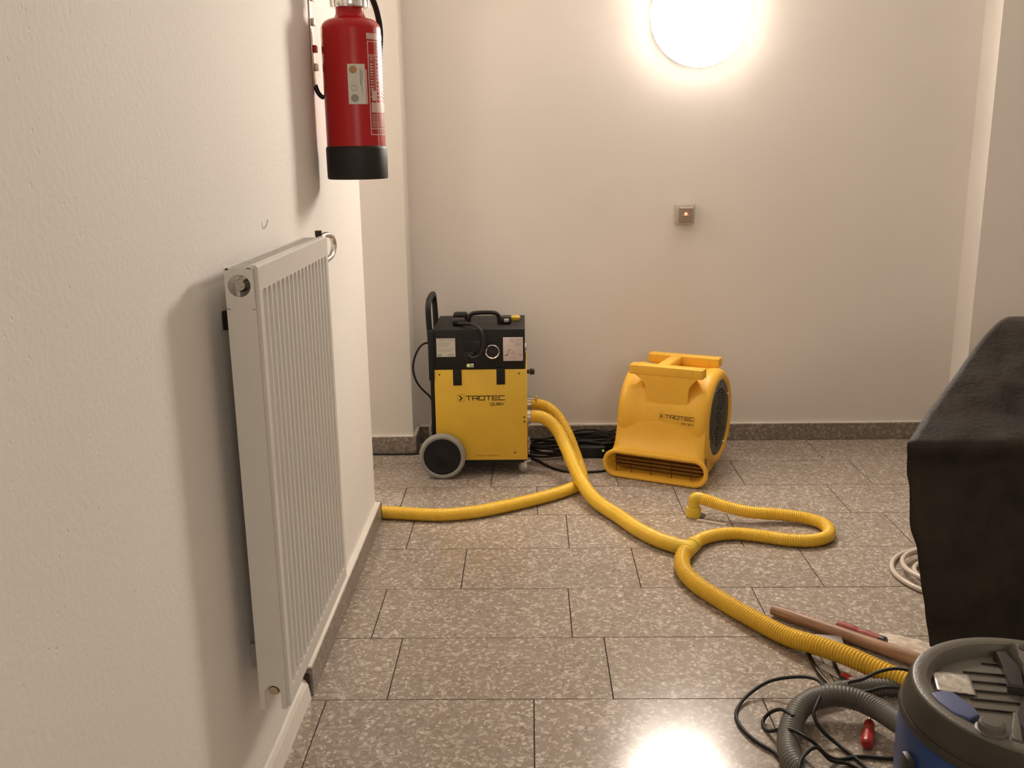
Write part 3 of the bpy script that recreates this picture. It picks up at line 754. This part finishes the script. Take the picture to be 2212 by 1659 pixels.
# neck blocks and H-shaped carrying frame on top
bm = bmesh.new()
def neck(y0, y1, x0t, x1t, x0b, x1b, zt, zb, yb0, yb1):
    rows_ = []
    for i in range(9):
        f = i/8; s = max(0, (f-.55)/.45)**2.2
        rows_.append((x0b+(x0t-x0b)*s, x1b+(x1t-x1b)*s, yb0+(y0-yb0)*s, yb1+(y1-yb1)*s, zb+(zt-zb)*f))
    pv = None
    for a, b_, c, d, z in rows_:
        ring = [bm.verts.new(p) for p in ((a, c, z), (b_, c, z), (b_, d, z), (a, d, z))]
        if pv:
            for k in range(4): bm.faces.new((pv[k], pv[(k+1) % 4], ring[(k+1) % 4], ring[k]))
        pv = ring
    bm.faces.new(pv)
neck(.070, .116, -.125, .143, -.070, .102, .414, .280, .069, .16)
neck(.300, .346, -.125, .143, -.070, .102, .414, .290, .30, .38)
bmesh_obj('handle_neck', bm, M_FAN, t, smooth=True, angle=40)
def bar(y0, y1):
    bm = bmesh.new()
    xa, xb = -.142, .160; g = .010; yc_ = (y0+y1)/2
    add_box(bm, xa+.034, xb-.034, y0, y1, .4115, .450, bev=.005, seg=3)
    for s0, s1 in ((xa, xa+.045), (xb-.045, xb)):
        add_box(bm, s0, s1, y0, yc_-g/2, .4115, .450, bev=.005, seg=3)
        add_box(bm, s0, s1, yc_+g/2, y1, .4115, .450, bev=.005, seg=3)
    bmesh_obj('handle_bar', bm, M_FAN, t, smooth=True, angle=40)
bar(.068, .118); bar(.298, .348)
box('cross_bar', (-.045, .005, .113, .303, .4125, .449), M_FAN, t, bev=.010, seg=4)
# inlet grille on the right
gx = .1775
lathe('inlet_backing', [(0, -.006), (.152, -.006), (.152, -.003), (0, -.003)], M_RUB, t, origin=(gx, CV, CZ), axis='X', seg=48)
g = bpy.data.objects.new('inlet_grille', None); COL.objects.link(g); g.parent = t
bm = bmesh.new()
add_lathe(bm, [(.118, 0), (.152, 0), (.152, .004), (.118, .004)], origin=(gx, CV, CZ), axis='X', seg=56, closed=True)
add_lathe(bm, [(.028, 0), (.036, 0), (.036, .004), (.028, .004)], origin=(gx, CV, CZ), axis='X', seg=32, closed=True)
for i in range(6):
    r_ = .046+i*.012
    add_lathe(bm, [(r_, 0), (r_+.0062, 0), (r_+.0062, .004), (r_, .004)], origin=(gx, CV, CZ), axis='X', seg=48, closed=True)
bmesh_obj('grille_ring', bm, M_GRILLE, g)
for k in range(3):
    a = k*PI/3+.45
    bm = bmesh.new()
    c, s = math.cos(a), math.sin(a)
    mtx = Matrix(((0, 0, 1, gx), (c, -s, 0, CV), (s, c, 0, CZ), (0, 0, 0, 1)))
    add_prism(bm, [(-.12, -.0025), (.12, -.0025), (.12, .0025), (-.12, .0025)], mtx, .003, .0055)
    bmesh_obj('grille_spoke', bm, M_GRILLE, g)
for a in (.5, 2.1, 3.6, 5.3):
    lathe('grille_screw', [(0, .006), (.004, .006), (.005, .002), (0, .002)], M_CHR, t, origin=(gx+.002, CV+.148*math.cos(a), CZ+.148*math.sin(a)), axis='X', seg=10)
# wire guard in the outlet
for x in (-.100, -.020, .065, .145, -.165):
    tube('outlet_wire', [(x, .004, .020), (x, .004, .100)], .0014, M_INK, t, raw=True, seg=6)
for z in (.047, .074):
    tube('outlet_vane', [(-.192, .05, z), (.192, .05, z)], .0022, M_LOGOR, t, raw=True, seg=6)
for i in range(5):
    z = .029+i*.0155
    box('outlet_louver', (-.190, .190, .038, .062, z, z+.0105), M_LOUV, t, bev=.002, seg=1)
box('louver_backing', (-.176, .176, .066, .070, .020, .104), M_LOUV, t)
# printed logo, laid on the drum
def wrap_mtx(x, z):
    dz = z-CZ; r_ = .1985; yv = CV-math.sqrt(max(r_*r_-dz*dz, 1e-6))
    return (x, yv, z)
p0 = wrap_mtx(.030, .262); p1 = wrap_mtx(.030, .247)
upv = (Vector(wrap_mtx(0, .275))-Vector(wrap_mtx(0, .245))).normalized()
logo(t, face_mtx(Vector(wrap_mtx(.020, .252))+Vector((0, -.0016, 0)), (1, 0, 0), upv), h=.0125, depth=.0008)
text(t, 'TFV 30 S', .0115, face_mtx(Vector(wrap_mtx(.136, .232))+Vector((0, -.0014, 0)), (1, 0, 0), (Vector(wrap_mtx(0, .24))-Vector(wrap_mtx(0, .225))).normalized()), M_LOGO, 1.2, align='RIGHT')

# ------------------------------------------------------------------ yellow hoses
tag(ribbed('suction_hose', [(.001, 3.795, .222), (.020, 3.795, .223), (.055, 3.79, .216), (.100, 3.765, .182), (.140, 3.69, .120), (.170, 3.56, .075), (.198, 3.44, .048), (.238, 3.312, .032), (.303, 3.187, .0262), (.362, 3.055, .0262), (.422, 2.965, .0262), (.470, 2.920, .0262)], .0255, M_HOSE, amp=.0007),
    'yellow ribbed hose from the front port of the drying machine to the tee joint', 'hose', 'yellow suction hoses')
tag(ribbed('suction_hose', [(.001, 3.905, .246), (.024, 3.905, .246), (.070, 3.89, .236), (.112, 3.87, .200), (.150, 3.83, .140), (.178, 3.79, .075), (.192, 3.74, .040), (.200, 3.67, .026), (.198, 3.590, .0232), (.170, 3.508, .0232), (.120, 3.450, .0232), (.040, 3.385, .0232), (-.066, 3.315, .0232), (-.198, 3.244, .0232), (-.328, 3.216, .0232), (-.475, 3.235, .0232), (-.66, 3.262, .0232), (-.95, 3.27, .0232)], .0225, M_HOSE, amp=.0009),
    'yellow ribbed hose curving left along the floor to the corner of the left wall', 'hose', 'yellow suction hoses')
tee = thing('tee_fitting', 'pale yellow plastic tee joining the three hoses on the floor', 'hose fitting', (.495, 2.890, 0))
def Tt(x, y, z): return (x-.495, y-2.890, z)
tube('tee_run', [Tt(.486, 2.857, .029), Tt(.529, 2.935, .0262)], .0245, M_HOSE2, tee, raw=True, seg=24)
tube('tee_branch', [Tt(.462, 2.924, .0262), Tt(.508, 2.896, .028)], .0245, M_HOSE2, tee, raw=True, seg=24)
tube('tee_collar', [Tt(.515, 2.910, .0275), Tt(.520, 2.919, .0272)], .0262, M_HOSE2, tee, raw=True, seg=24)
tube('tee_collar', [Tt(.491, 2.866, .0285), Tt(.496, 2.875, .0282)], .0262, M_HOSE2, tee, raw=True, seg=24)
tag(ribbed('suction_hose', [(.528, 2.932, .026), (.550, 2.968, .0242), (.600, 3.010, .0225), (.673, 3.030, .022), (.759, 3.008, .022), (.841, 2.974, .022), (.913, 2.965, .022), (.976, 2.995, .022), (1.003, 3.054, .022), (.997, 3.115, .022), (.950, 3.160, .024), (.863, 3.180, .030), (.763, 3.178, .040), (.686, 3.200, .052), (.628, 3.230, .064), (.600, 3.240, .0695)], .0208, M_HOSE, amp=.0010),
    'yellow ribbed hose looping on the floor in front of the blower to the elbow piece', 'hose', 'yellow suction hoses')
tag(ribbed('suction_hose', [(.488, 2.860, .030), (.474, 2.826, .027), (.464, 2.745, .0248), (.482, 2.650, .0246), (.531, 2.546, .0246), (.598, 2.430, .0246), (.670, 2.316, .028), (.725, 2.248, .040), (.784, 2.184, .045), (.844, 2.124, .040), (.894, 2.078, .034), (.958, 2.020, .0265), (1.05, 1.95, .0246), (1.22, 1.87, .0246)], .0240, M_HOSE, amp=.0019, pitch=.0085),
    'thick yellow ribbed hose running from the tee past the wooden handle to the vacuum', 'hose', 'yellow suction hoses')
e = thing('elbow_fitting', 'pale yellow elbow piece plugged into the floor at the end of the looping hose', 'hose fitting', (.582, 3.245, 0))
tube('elbow_bend', [(.022, -.004, .0695), (.008, 0, .070), (-.001, 0, .066), (-.003, 0, .056), (-.003, 0, .030)], .0205, M_HOSE2, e, step=.004, seg=22)
lathe('elbow_socket', [(0, .0012), (.027, .0012), (.027, .030), (.0255, .034), (.020, .035), (0, .035)], M_HOSE2, e, origin=(-.003, 0, 0), seg=28)
tag(lathe('drill_hole_rim', [(.0, .0004), (.033, .0004), (.034, .0010), (0, .0011)], M_INK, origin=(.590, 3.252, 0), seg=24), 'dark ring of the drilled floor hole around the yellow elbow piece', 'hole')
tag(box('tape_strip', (-.052, .052, -.0105, .0105, .0006, .0016), M_TAPE, mtx=Matrix.Translation((.632, 3.186, 0)) @ Matrix.Rotation(math.radians(-29), 4, 'Z')), 'short strip of white tape stuck on the floor by the elbow piece', 'tape')

# ------------------------------------------------------------------ black cords behind the machines
def coil(name, cx, cy, rx, ry, turns, z0, dz, r, rot, jit, label, cat='cord', seed=1, group=None):
    rnd = random.Random(seed); pts = []
    for k in range(turns*10+1):
        a = 2*PI*k/10
        f = 1+rnd.uniform(-jit, jit)
        x = rx*math.cos(a)*f; y = ry*math.sin(a)*f
        pts.append((cx+x*math.cos(rot)-y*math.sin(rot), cy+x*math.sin(rot)+y*math.cos(rot), z0+dz*k/(turns*10)+rnd.uniform(0, .006)))
    o = tube(name, pts, r, M_RUB, step=.012, seg=8)
    return tag(o, label, cat, group)
coil('extension_cord', .085, 3.985, .115, .075, 7, .006, .050, .0052, .1, .16, 'coiled black cord on the floor right behind the drying machine', seed=3, group='black cords by the back wall')
coil('extension_cord', .270, 4.035, .105, .070, 10, .007, .052, .0058, -.05, .20, 'thick heap of black cord against the baseboard left of the blower', seed=8, group='black cords by the back wall')
tag(tube('fan_cord', [(-.01, 3.93, .0055), (.030, 3.87, .0055), (.07, 3.80, .0055), (.12, 3.745, .0055), (.155, 3.729, .0055), (.235, 3.725, .0055), (.30, 3.74, .0055), (.36, 3.79, .012), (.39, 3.87, .020)], .0052, M_RUB, step=.012, seg=8),
    'single black cord bowing forward on the floor between drying machine and blower', 'cord', 'black cords by the back wall')
tag(tube('black_cable', [(.16, 4.125, .045), (.21, 4.12, .064), (.27, 4.12, .068), (.34, 4.125, .056), (.41, 4.13, .070), (.50, 4.12, .075), (.60, 4.10, .06), (.68, 4.05, .03)], .0045, M_RUB, step=.012, seg=8),
    'thin black cord arching over the cord heap along the back baseboard', 'cord', 'black cords by the back wall')
pb = thing('power_adapter', 'black socket block lying in the cord heap left of the blower', 'power strip', (.262, 3.945, .0))
box('adapter_case', (-.055, .055, -.028, .028, .001, .050), M_BLK2, pb, bev=.006, seg=3)
box('adapter_light', (.040, .048, -.0292, -.0275, .030, .038), M_GREEN, pb)
tag(tube('floor_cable', [(-.70, 3.985, .005), (-.60, 3.983, .005), (-.52, 3.985, .005), (-.47, 4.0, .005), (-.43, 4.09, .005)], .004, M_RUB, step=.01, seg=8), 'thin black cable lying along the baseboard left of the drying machine', 'cord')

# ------------------------------------------------------------------ milky hose coil
for (r_, cx, cy, lab) in ((.205, 1.315, 2.735, 'outer loop of milky clear tubing half hidden behind the dark sheet'), (.150, 1.292, 2.745, 'inner loop of milky clear tubing half hidden behind the dark sheet')):
    pts = [(cx+r_*math.cos(a), cy+r_*.95*math.sin(a), .0085+(.017 if r_ < .2 else 0)+.0*a) for a in [2*PI*i/16 for i in range(16)]]
    tag(tube('clear_tubing', pts, .0078, M_CLEARH, step=.015, seg=10, closed=True), lab, 'hose', 'clear tubing')
pts = [(1.285+.112*math.cos(a), 2.735+.10*math.sin(a), .0085+.002*math.sin(3*a)) for a in [2*PI*i/16 for i in range(16)]]
tag(tube('clear_tubing', pts, .0078, M_CLEARH, step=.015, seg=10, closed=True), 'smallest loop of milky clear tubing beside the dark sheet', 'hose', 'clear tubing')

# ------------------------------------------------------------------ tools on the floor
b = thing('wooden_handle', 'worn round wooden tool handle lying on the floor beside the thick yellow hose', 'tool handle', (.674, 2.487, .0182), math.atan2(-.302, .320))
bm = bmesh.new(); add_tube(bm, [Vector((x, 0, z)) for x, z in ((0, 0), (.02, 0), (.35, .002), (.80, .003))], lambda i: (.0140, .0160, .0172, .0175)[i], 16)
bmesh_obj('shaft', bm, M_WOOD, b, smooth=True, angle=50)
lathe('hang_hole', [(0, 0), (.0042, 0), (.0042, .0012), (0, .0012)], M_INK, b, origin=(.042, 0, .0142), seg=14)
k = thing('pocket_knife', 'dusty red folding knife handle lying on the floor behind the wooden handle', 'knife', (.875, 2.352, 0), math.atan2(-.089, .084))
bm = bmesh.new()
prof = []
N = 24
path = [Vector((-.066+.118*i/N, 0, .0160)) for i in range(N+1)]
def kr(i):
    f = i/N
    return .0150*(1-.22*math.exp(-((f-.52)/.07)**2))*(0.75+.25*min(1, f*8))
add_tube(bm, path, kr, 14)
bmesh_obj('handle', bm, M_KRED, k, smooth=True)
lathe('end_cap', [(0, .052), (.0145, .052), (.0155, .056), (.0155, .068), (.013, .070), (0, .070)], M_BLK2, k, origin=(0, 0, .0160), axis='X', seg=18)
lathe('rivet', [(0, .0), (.0035, .0), (.0035, .0015), (0, .0015)], M_INK, k, origin=(-.048, 0, .0288), seg=12)
lathe('metal_tip', [(0, -.072), (.007, -.071), (.0095, -.066), (0, -.066)], M_CHR, k, origin=(0, 0, .0145), axis='X', seg=14)
s = thing('red_screwdriver', 'short red plastic screwdriver handle lying inside the grey hose loop', 'screwdriver', (.743, 1.905, 0), math.atan2(.087, .036))
lathe('handle', [(0, -.050), (.009, -.049), (.0125, -.044), (.0135, -.02), (.0115, -.010), (.0135, 0), (.0125, .016), (.0125, .034), (.010, .042), (.0055, .047), (0, .048)], M_VRED, s, origin=(0, 0, .0138), axis='X', seg=12, angle=25)
lathe('handle_ring', [(.0125, .001), (.0142, .002), (.0142, .008), (.0125, .009)], M_KRED, s, origin=(0, 0, .0138), axis='X', seg=12)
lathe('blade', [(0, .045), (.003, .045), (.003, .085), (0, .086)], M_STEEL, s, origin=(0, 0, .0138), axis='X', seg=8)
c = thing('steel_scraper', 'dark steel scraper with a squared head pushed under the thick yellow hose', 'scraper', (.765, 2.275, 0), math.radians(-8))
box('scraper_head', (-.048, .044, .020, .062, .016, .022), M_STEEL, c, bev=.002)
box('head_socket', (.002, .046, -.004, .030, .001, .017), M_DARKM, c, bev=.004)
tube('scraper_arm', [(-.050, .030, .006), (-.048, -.040, .006), (-.035, -.12, .006), (-.012, -.185, .006)], .0055, M_DARKM, c, step=.01)
tube('scraper_arm', [(.010, .0, .006), (.008, -.06, .006), (.014, -.12, .006), (.036, -.19, .006)], .0050, M_DARKM, c, step=.01)
p = thing('paint_scraper', 'white blade spatula with a red streaked handle under the thick yellow hose', 'spatula', (.772, 2.150, 0), math.radians(-58))
box('blade', (-.075, -.01, -.014, .014, .0015, .003), M_LABEL, p)
box('handle', (-.012, .070, -.010, .010, .001, .014), M_VRED, p, bev=.004)
box('paint_stain', (.015, .030, -.0102, .0102, .0125, .0145), M_LABEL, p, bev=.0005)
# plaster dust heap
bm = bmesh.new()
n = 34; gv = []
for i in range(n):
    row = []
    for j in range(n):
        u_, v_ = (i/(n-1)-.5)*2, (j/(n-1)-.5)*2
        ang = math.atan2(v_, u_); rr = math.hypot(u_, v_)
        edge = .80+.22*noise.noise(Vector((math.cos(ang)*1.7, math.sin(ang)*1.7, 4)))
        h = max(0, 1-rr/edge)
        z = .020*h**.7*(1+.5*noise.noise(Vector((u_*5, v_*5, 0)))) - (.0006 if h <= 0 else -.0006)
        row.append(bm.verts.new((u_*.135, v_*.060, z)))
    gv.append(row)
for i in range(n-1):
    for j in range(n-1):
        q = (gv[i][j], gv[i+1][j], gv[i+1][j+1], gv[i][j+1])
        if max(v.co.z for v in q) > 0: bm.faces.new(q)
bmesh.ops.delete(bm, geom=[v for v in bm.verts if not v.link_faces], context='VERTS')
o = bmesh_obj('plaster_dust', bm, M_DUST, smooth=True); o.location = (1.000, 2.300, 0.0006); o.rotation_euler = (0, 0, math.radians(-42))
tag(o, 'pale heap of plaster dust on the floor in front of the dark sheet', 'dust', kind='stuff')
o2 = bpy.data.objects.new('plaster_dust', o.data); COL.objects.link(o2); o2.location = (.845, 2.215, 0.0006); o2.rotation_euler = (0, 0, math.radians(-40)); o2.scale = (.75, .55, .6)
tag(o2, 'thin grey smear of plaster dust between wooden handle and thick yellow hose', 'dust', kind='stuff')

# ------------------------------------------------------------------ dark building felt draped over something
#   profile points run back floor -> ridge -> fold -> front hem; each has a left edge read from the picture
prof = [  # (x_left, y, z, y_right, z_right)
    (1.50, 3.02, .006, 3.10, .004), (1.50, 3.00, .35, 3.08, .35), (1.495, 2.95, .66, 3.02, .64),
    (1.468, 2.845, .770, 2.92, .765), (1.400, 2.785, .794, 2.86, .786), (1.341, 2.73, .792, 2.80, .782),
    (1.231, 2.62, .745, 2.68, .750), (1.122, 2.50, .682, 2.54, .70), (1.003, 2.37, .617, 2.40, .645), (.949, 2.30, .590, 2.30, .612), (.918, 2.258, .575, 2.25, .585),
    (.919, 2.258, .555, 2.245, .55), (.925, 2.27, .536, 2.25, .52), (.929, 2.275, .494, 2.255, .48), (.941, 2.28, .458, 2.26, .44), (.946, 2.28, .409, 2.265, .40), (.948, 2.28, .372, 2.27, .36), (.957, 2.28, .335, 2.272, .32),
    (.974, 2.28, .290, 2.275, .27), (.982, 2.28, .245, 2.28, .22), (.993, 2.28, .195, 2.28, .17), (1.006, 2.282, .143, 2.28, .12), (1.019, 2.285, .078, 2.29, .06), (1.036, 2.29, .006, 2.30, .006)]
# smooth the chain
ch = catmull([Vector((a, b_, c_)) for a, b_, c_, _, _ in prof], .012)
def interp_right(i):
    f = i/(len(ch)-1)*(len(prof)-1); k_ = min(int(f), len(prof)-2); g_ = f-k_
    return None
chr_ = []
right_pts = catmull([Vector((1.95+.3*(a-.92), d, e_)) for a, _, _, d, e_ in prof], .012)
def resamp(P, n):
    return [P[round(i*(len(P)-1)/(n-1))] for i in range(n)]
NN = 150; A = resamp(ch, NN); B = resamp(right_pts, NN)
bm = bmesh.new(); NU = 46; gr = []
for i in range(NN):
    row = []
    for j in range(NU):
        u_ = j/(NU-1)
        # right edge runs straight down
        b_ = B[i].copy(); b_.x = max(b_.x, 1.95)
        p_ = A[i].lerp(b_, u_)
        w = noise.noise(Vector((p_.x*5, p_.y*5, p_.z*5)))*.012*min(1, u_*6)+noise.noise(Vector((p_.x*16, p_.y*16, p_.z*14)))*.004*min(1, u_*10)
        fold = math.sin(u_*16+2*noise.noise(Vector((u_*3, 0, 1))))*.010*min(1, u_*5)*(1 if p_.z < .5 else .35)
        edge = noise.noise(Vector((p_.z*14+3, p_.y*14, 2)))*.004*(1-min(1, u_*8))*(p_.z < .58)
        z = p_.z+w*(1 if p_.z > .5 else 0)
        row.append(bm.verts.new((p_.x+edge, p_.y-(w+fold if p_.z < .72 else 0), max(z, .004))))
    gr.append(row)
for i in range(NN-1):
    for j in range(NU-1): bm.faces.new((gr[i][j], gr[i+1][j], gr[i+1][j+1], gr[i][j+1]))
o = bmesh_obj('felt_sheet', bm, M_FELT, smooth=True, angle=60)
sm = o.modifiers.new('thickness', 'SOLIDIFY'); sm.thickness = .003; sm.offset = -1
tag(o, 'dark brown-black sheet of building felt draped at the right behind the vacuum', 'sheet')

# ------------------------------------------------------------------ wet vacuum, bottom right
VX, VY = .735, 1.240
t = thing('shop_vacuum', 'blue wet vacuum with dark grey lid and a patch of silver tape, bottom right', 'vacuum cleaner', (VX, VY, 0))
def add_ell(bm, prof_, seg=72):
    add_lathe(bm, prof_, seg=seg)
VO = (-.007, .023, 0)
lathe('tank', [(0, .060), (.140, .060), (.158, .075), (.170, .16), (.177, .28), (.1805, .38), (.1800, .42), (.1785, .448), (.170, .462), (0, .462)], M_BLUE, t, origin=VO, seg=72)
lathe('rim_ring', [(.1655, .5040), (.1640, .5072), (.1610, .5085), (.1500, .5085), (.1440, .5065), (.1385, .4990), (.1365, .489), (0, .489)], M_VLID, t, origin=VO, seg=72, angle=30)
lathe('rim_side', [(.150, .460), (.1745, .461), (.1770, .466), (.1745, .480), (.1690, .499), (.1655, .5045), (.150, .5050)], M_VSIDE, t, origin=VO, seg=72, angle=40)
lathe('lid_skirt', [(.168, .454), (.1805, .455), (.1815, .459), (.1780, .4665), (.168, .467)], M_VLIDD, t, origin=VO, seg=72)
for xa, ya_, xb, yb_ in ((-.030, .135, -.004, .130), (-.070, .110, -.010, .099), (-.070, .083, .0, .069), (-.080, .058, -.012, .045), (-.092, .035, -.026, .022), (-.100, .010, -.046, -.001)):
    bm = bmesh.new(); stroke(bm, [(xa, ya_), (xb, yb_)], .0020, Matrix.Identity(4), .4895, .4920)
    bmesh_obj('deck_rib', bm, M_VLIDD, t)
def poly_part(name, poly, z0, z1, m, bev=0.0):
    bm = bmesh.new(); add_prism(bm, poly, Matrix.Identity(4), z0, z1)
    if bev:
        top = [e for e in bm.edges if all(v.co.z > (z0+z1)/2 for v in e.verts)]
        bmesh.ops.bevel(bm, geom=top, offset=bev, segments=3, affect='EDGES', profile=.5)
    return bmesh_obj(name, bm, m, t, smooth=bool(bev), angle=40)
poly_part('motor_cover', [(.018, .150), (.014, .10), (-.006, .050), (.020, .036), (.100, .030), (.122, .06), (.096, .110), (.06, .135)], .489, .520, M_VLID, .006)
poly_part('handle_channel', [(-.006, .150), (.014, .150), (.012, .10), (-.009, .045), (-.031, .052), (-.012, .10)], .489, .5035, M_VLIDD, .003)
lathe('cover_hole', [(0, .5203), (.009, .5203), (.009, .5212), (0, .5212)], M_INK, t, origin=(.030, .128, 0), seg=16)
poly_part('motor_recess', [(-.014, .040), (-.052, -.020), (-.078, -.075), (-.068, -.095), (.02, -.110), (.09, -.08), (.118, 0), (.100, .025), (.02, .031)], .489, .4925, M_INK)
poly_part('deck_edge', [(-.060, -.022), (-.052, -.024), (-.076, -.080), (-.080, -.096), (-.092, -.086), (-.084, -.070)], .489, .506, M_VLID, .003)
poly_part('latch_lever', [(-.158, .020), (-.140, .026), (-.124, .020), (-.112, -.020), (-.113, -.036), (-.130, -.046), (-.148, -.030), (-.157, -.002)], .4885, .5105, M_BLUEL, .0025)
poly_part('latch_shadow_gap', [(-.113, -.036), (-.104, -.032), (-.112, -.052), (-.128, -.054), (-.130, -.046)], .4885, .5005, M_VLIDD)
lathe('round_knob', [(0, .5225), (.013, .5220), (.0170, .5185), (.0180, .511), (.0215, .5095), (.022, .489), (0, .489)], M_VLID, t, origin=(-.112, -.070, 0), seg=36)
# strip of tape stuck on the deck
bm = bmesh.new(); n = 12; gv = []
mtp = Matrix.Translation((-.101, .074, .4935)) @ Matrix.Rotation(math.radians(-14), 4, 'Z')
for i in range(n):
    gv.append([bm.verts.new(mtp @ Vector(((i/(n-1)-.5)*.054, (j/(n-1)-.5)*.056, .0016*noise.noise(Vector((i*.7, j*.8, 2)))+.0005))) for j in range(n)])
for i in range(n-1):
    for j in range(n-1): bm.faces.new((gv[i][j], gv[i+1][j], gv[i+1][j+1], gv[i][j+1]))
o = bmesh_obj('duct_tape', bm, M_DUCT, t, smooth=True)
sm = o.modifiers.new('thickness', 'SOLIDIFY'); sm.thickness = .0008
box('side_clamp', (-.196, -.180, -.010, .014, .28, .42), M_VLIDD, t, bev=.004)
for a in (.8, 2.4, 3.9, 5.5):
    lathe('castor', [(0, -.012), (.028, -.012), (.031, -.006), (.031, .006), (.028, .012), (0, .012)], M_VLIDD, t, origin=(.135*math.cos(a), .135*math.sin(a), .0312), axis='Y', seg=20)

# vacuum hose and cord
vh = thing('vacuum_hose', 'grey ribbed vacuum hose looping on the floor left of the blue vacuum', 'hose', (.62, 1.95, 0))
def H(p_): return (p_[0]-.62, p_[1]-1.95, p_[2])
path = [(.770, 1.440, .31), (.785, 1.54, .25), (.800, 1.68, .15), (.796, 1.80, .09), (.790, 1.870, .066), (.772, 1.936, .054), (.738, 1.977, .052), (.680, 1.993, .052), (.617, 1.972, .042), (.562, 1.882, .028), (.545, 1.778, .026), (.590, 1.690, .026), (.68, 1.62, .026), (.78, 1.58, .026)]
ribbed('hose_body', [H(p_) for p_ in path], .0245, M_GHOSE, vh, pitch=.0085, amp=.0011, seg=20)
path2 = [(.655, 2.040, .021), (.714, 2.066, .0205), (.773, 2.078, .0205), (.818, 2.081, .021), (.872, 2.078, .022), (.935, 2.060, .026), (1.03, 1.98, .03), (1.06, 1.80, .03)]
ribbed('hose_end', [H(p_) for p_ in path2], .0195, M_GHOSE, vh, pitch=.0085, amp=.0012, seg=20)
cord_specs = [
    ([(1.00, 1.93, .03), (.93, 1.99, .07), (.878, 2.018, .098), (.849, 2.040, .094), (.813, 2.050, .080), (.769, 2.036, .068), (.734, 2.028, .064), (.728, 1.992, .068), (.757, 1.975, .074), (.796, 1.962, .092), (.853, 1.955, .088), (.93, 1.90, .08)], 'black vacuum cord arching over the grey hose and the end of the thick yellow hose'),
    ([(.520, 1.700, .006), (.528, 1.793, .006), (.524, 1.841, .006), (.496, 1.879, .006), (.473, 1.927, .006), (.467, 1.981, .006), (.479, 2.019, .006), (.517, 2.066, .014), (.573, 2.092, .032), (.642, 2.069, .056), (.668, 2.040, .064), (.672, 2.012, .064), (.641, 1.951, .060), (.625, 1.921, .050), (.635, 1.895, .030), (.666, 1.870, .008), (.686, 1.835, .006), (.707, 1.774, .006), (.74, 1.68, .006)], 'black vacuum cord making the wide loop left of the grey hose'),
    ([(.575, 1.905, .056), (.558, 1.945, .048), (.535, 1.972, .016), (.522, 1.957, .0055), (.526, 1.926, .0055), (.545, 1.895, .03), (.562, 1.850, .0565), (.590, 1.815, .055), (.625, 1.815, .020), (.650, 1.821, .0055), (.698, 1.832, .0055), (.755, 1.825, .0055), (.83, 1.82, .0055)], 'black vacuum cord crossing under the red screwdriver handle'),
    ([(.522, 1.660, .020), (.535, 1.715, .055), (.556, 1.757, .058), (.590, 1.785, .060), (.630, 1.800, .018), (.668, 1.806, .0055), (.694, 1.775, .0055), (.72, 1.70, .0055)], 'short black cord bend over the nearest part of the grey hose')]
vc = thing('black_cable', 'thin black cable lying in wide loops over the grey vacuum hose', 'cable', (.6, 1.9, 0))
for pts, _ in cord_specs:
    tube('cable_loop', [(a-.6, b_-1.9, c_) for a, b_, c_ in pts], .0042, M_RUB, vc, step=.008, seg=8)
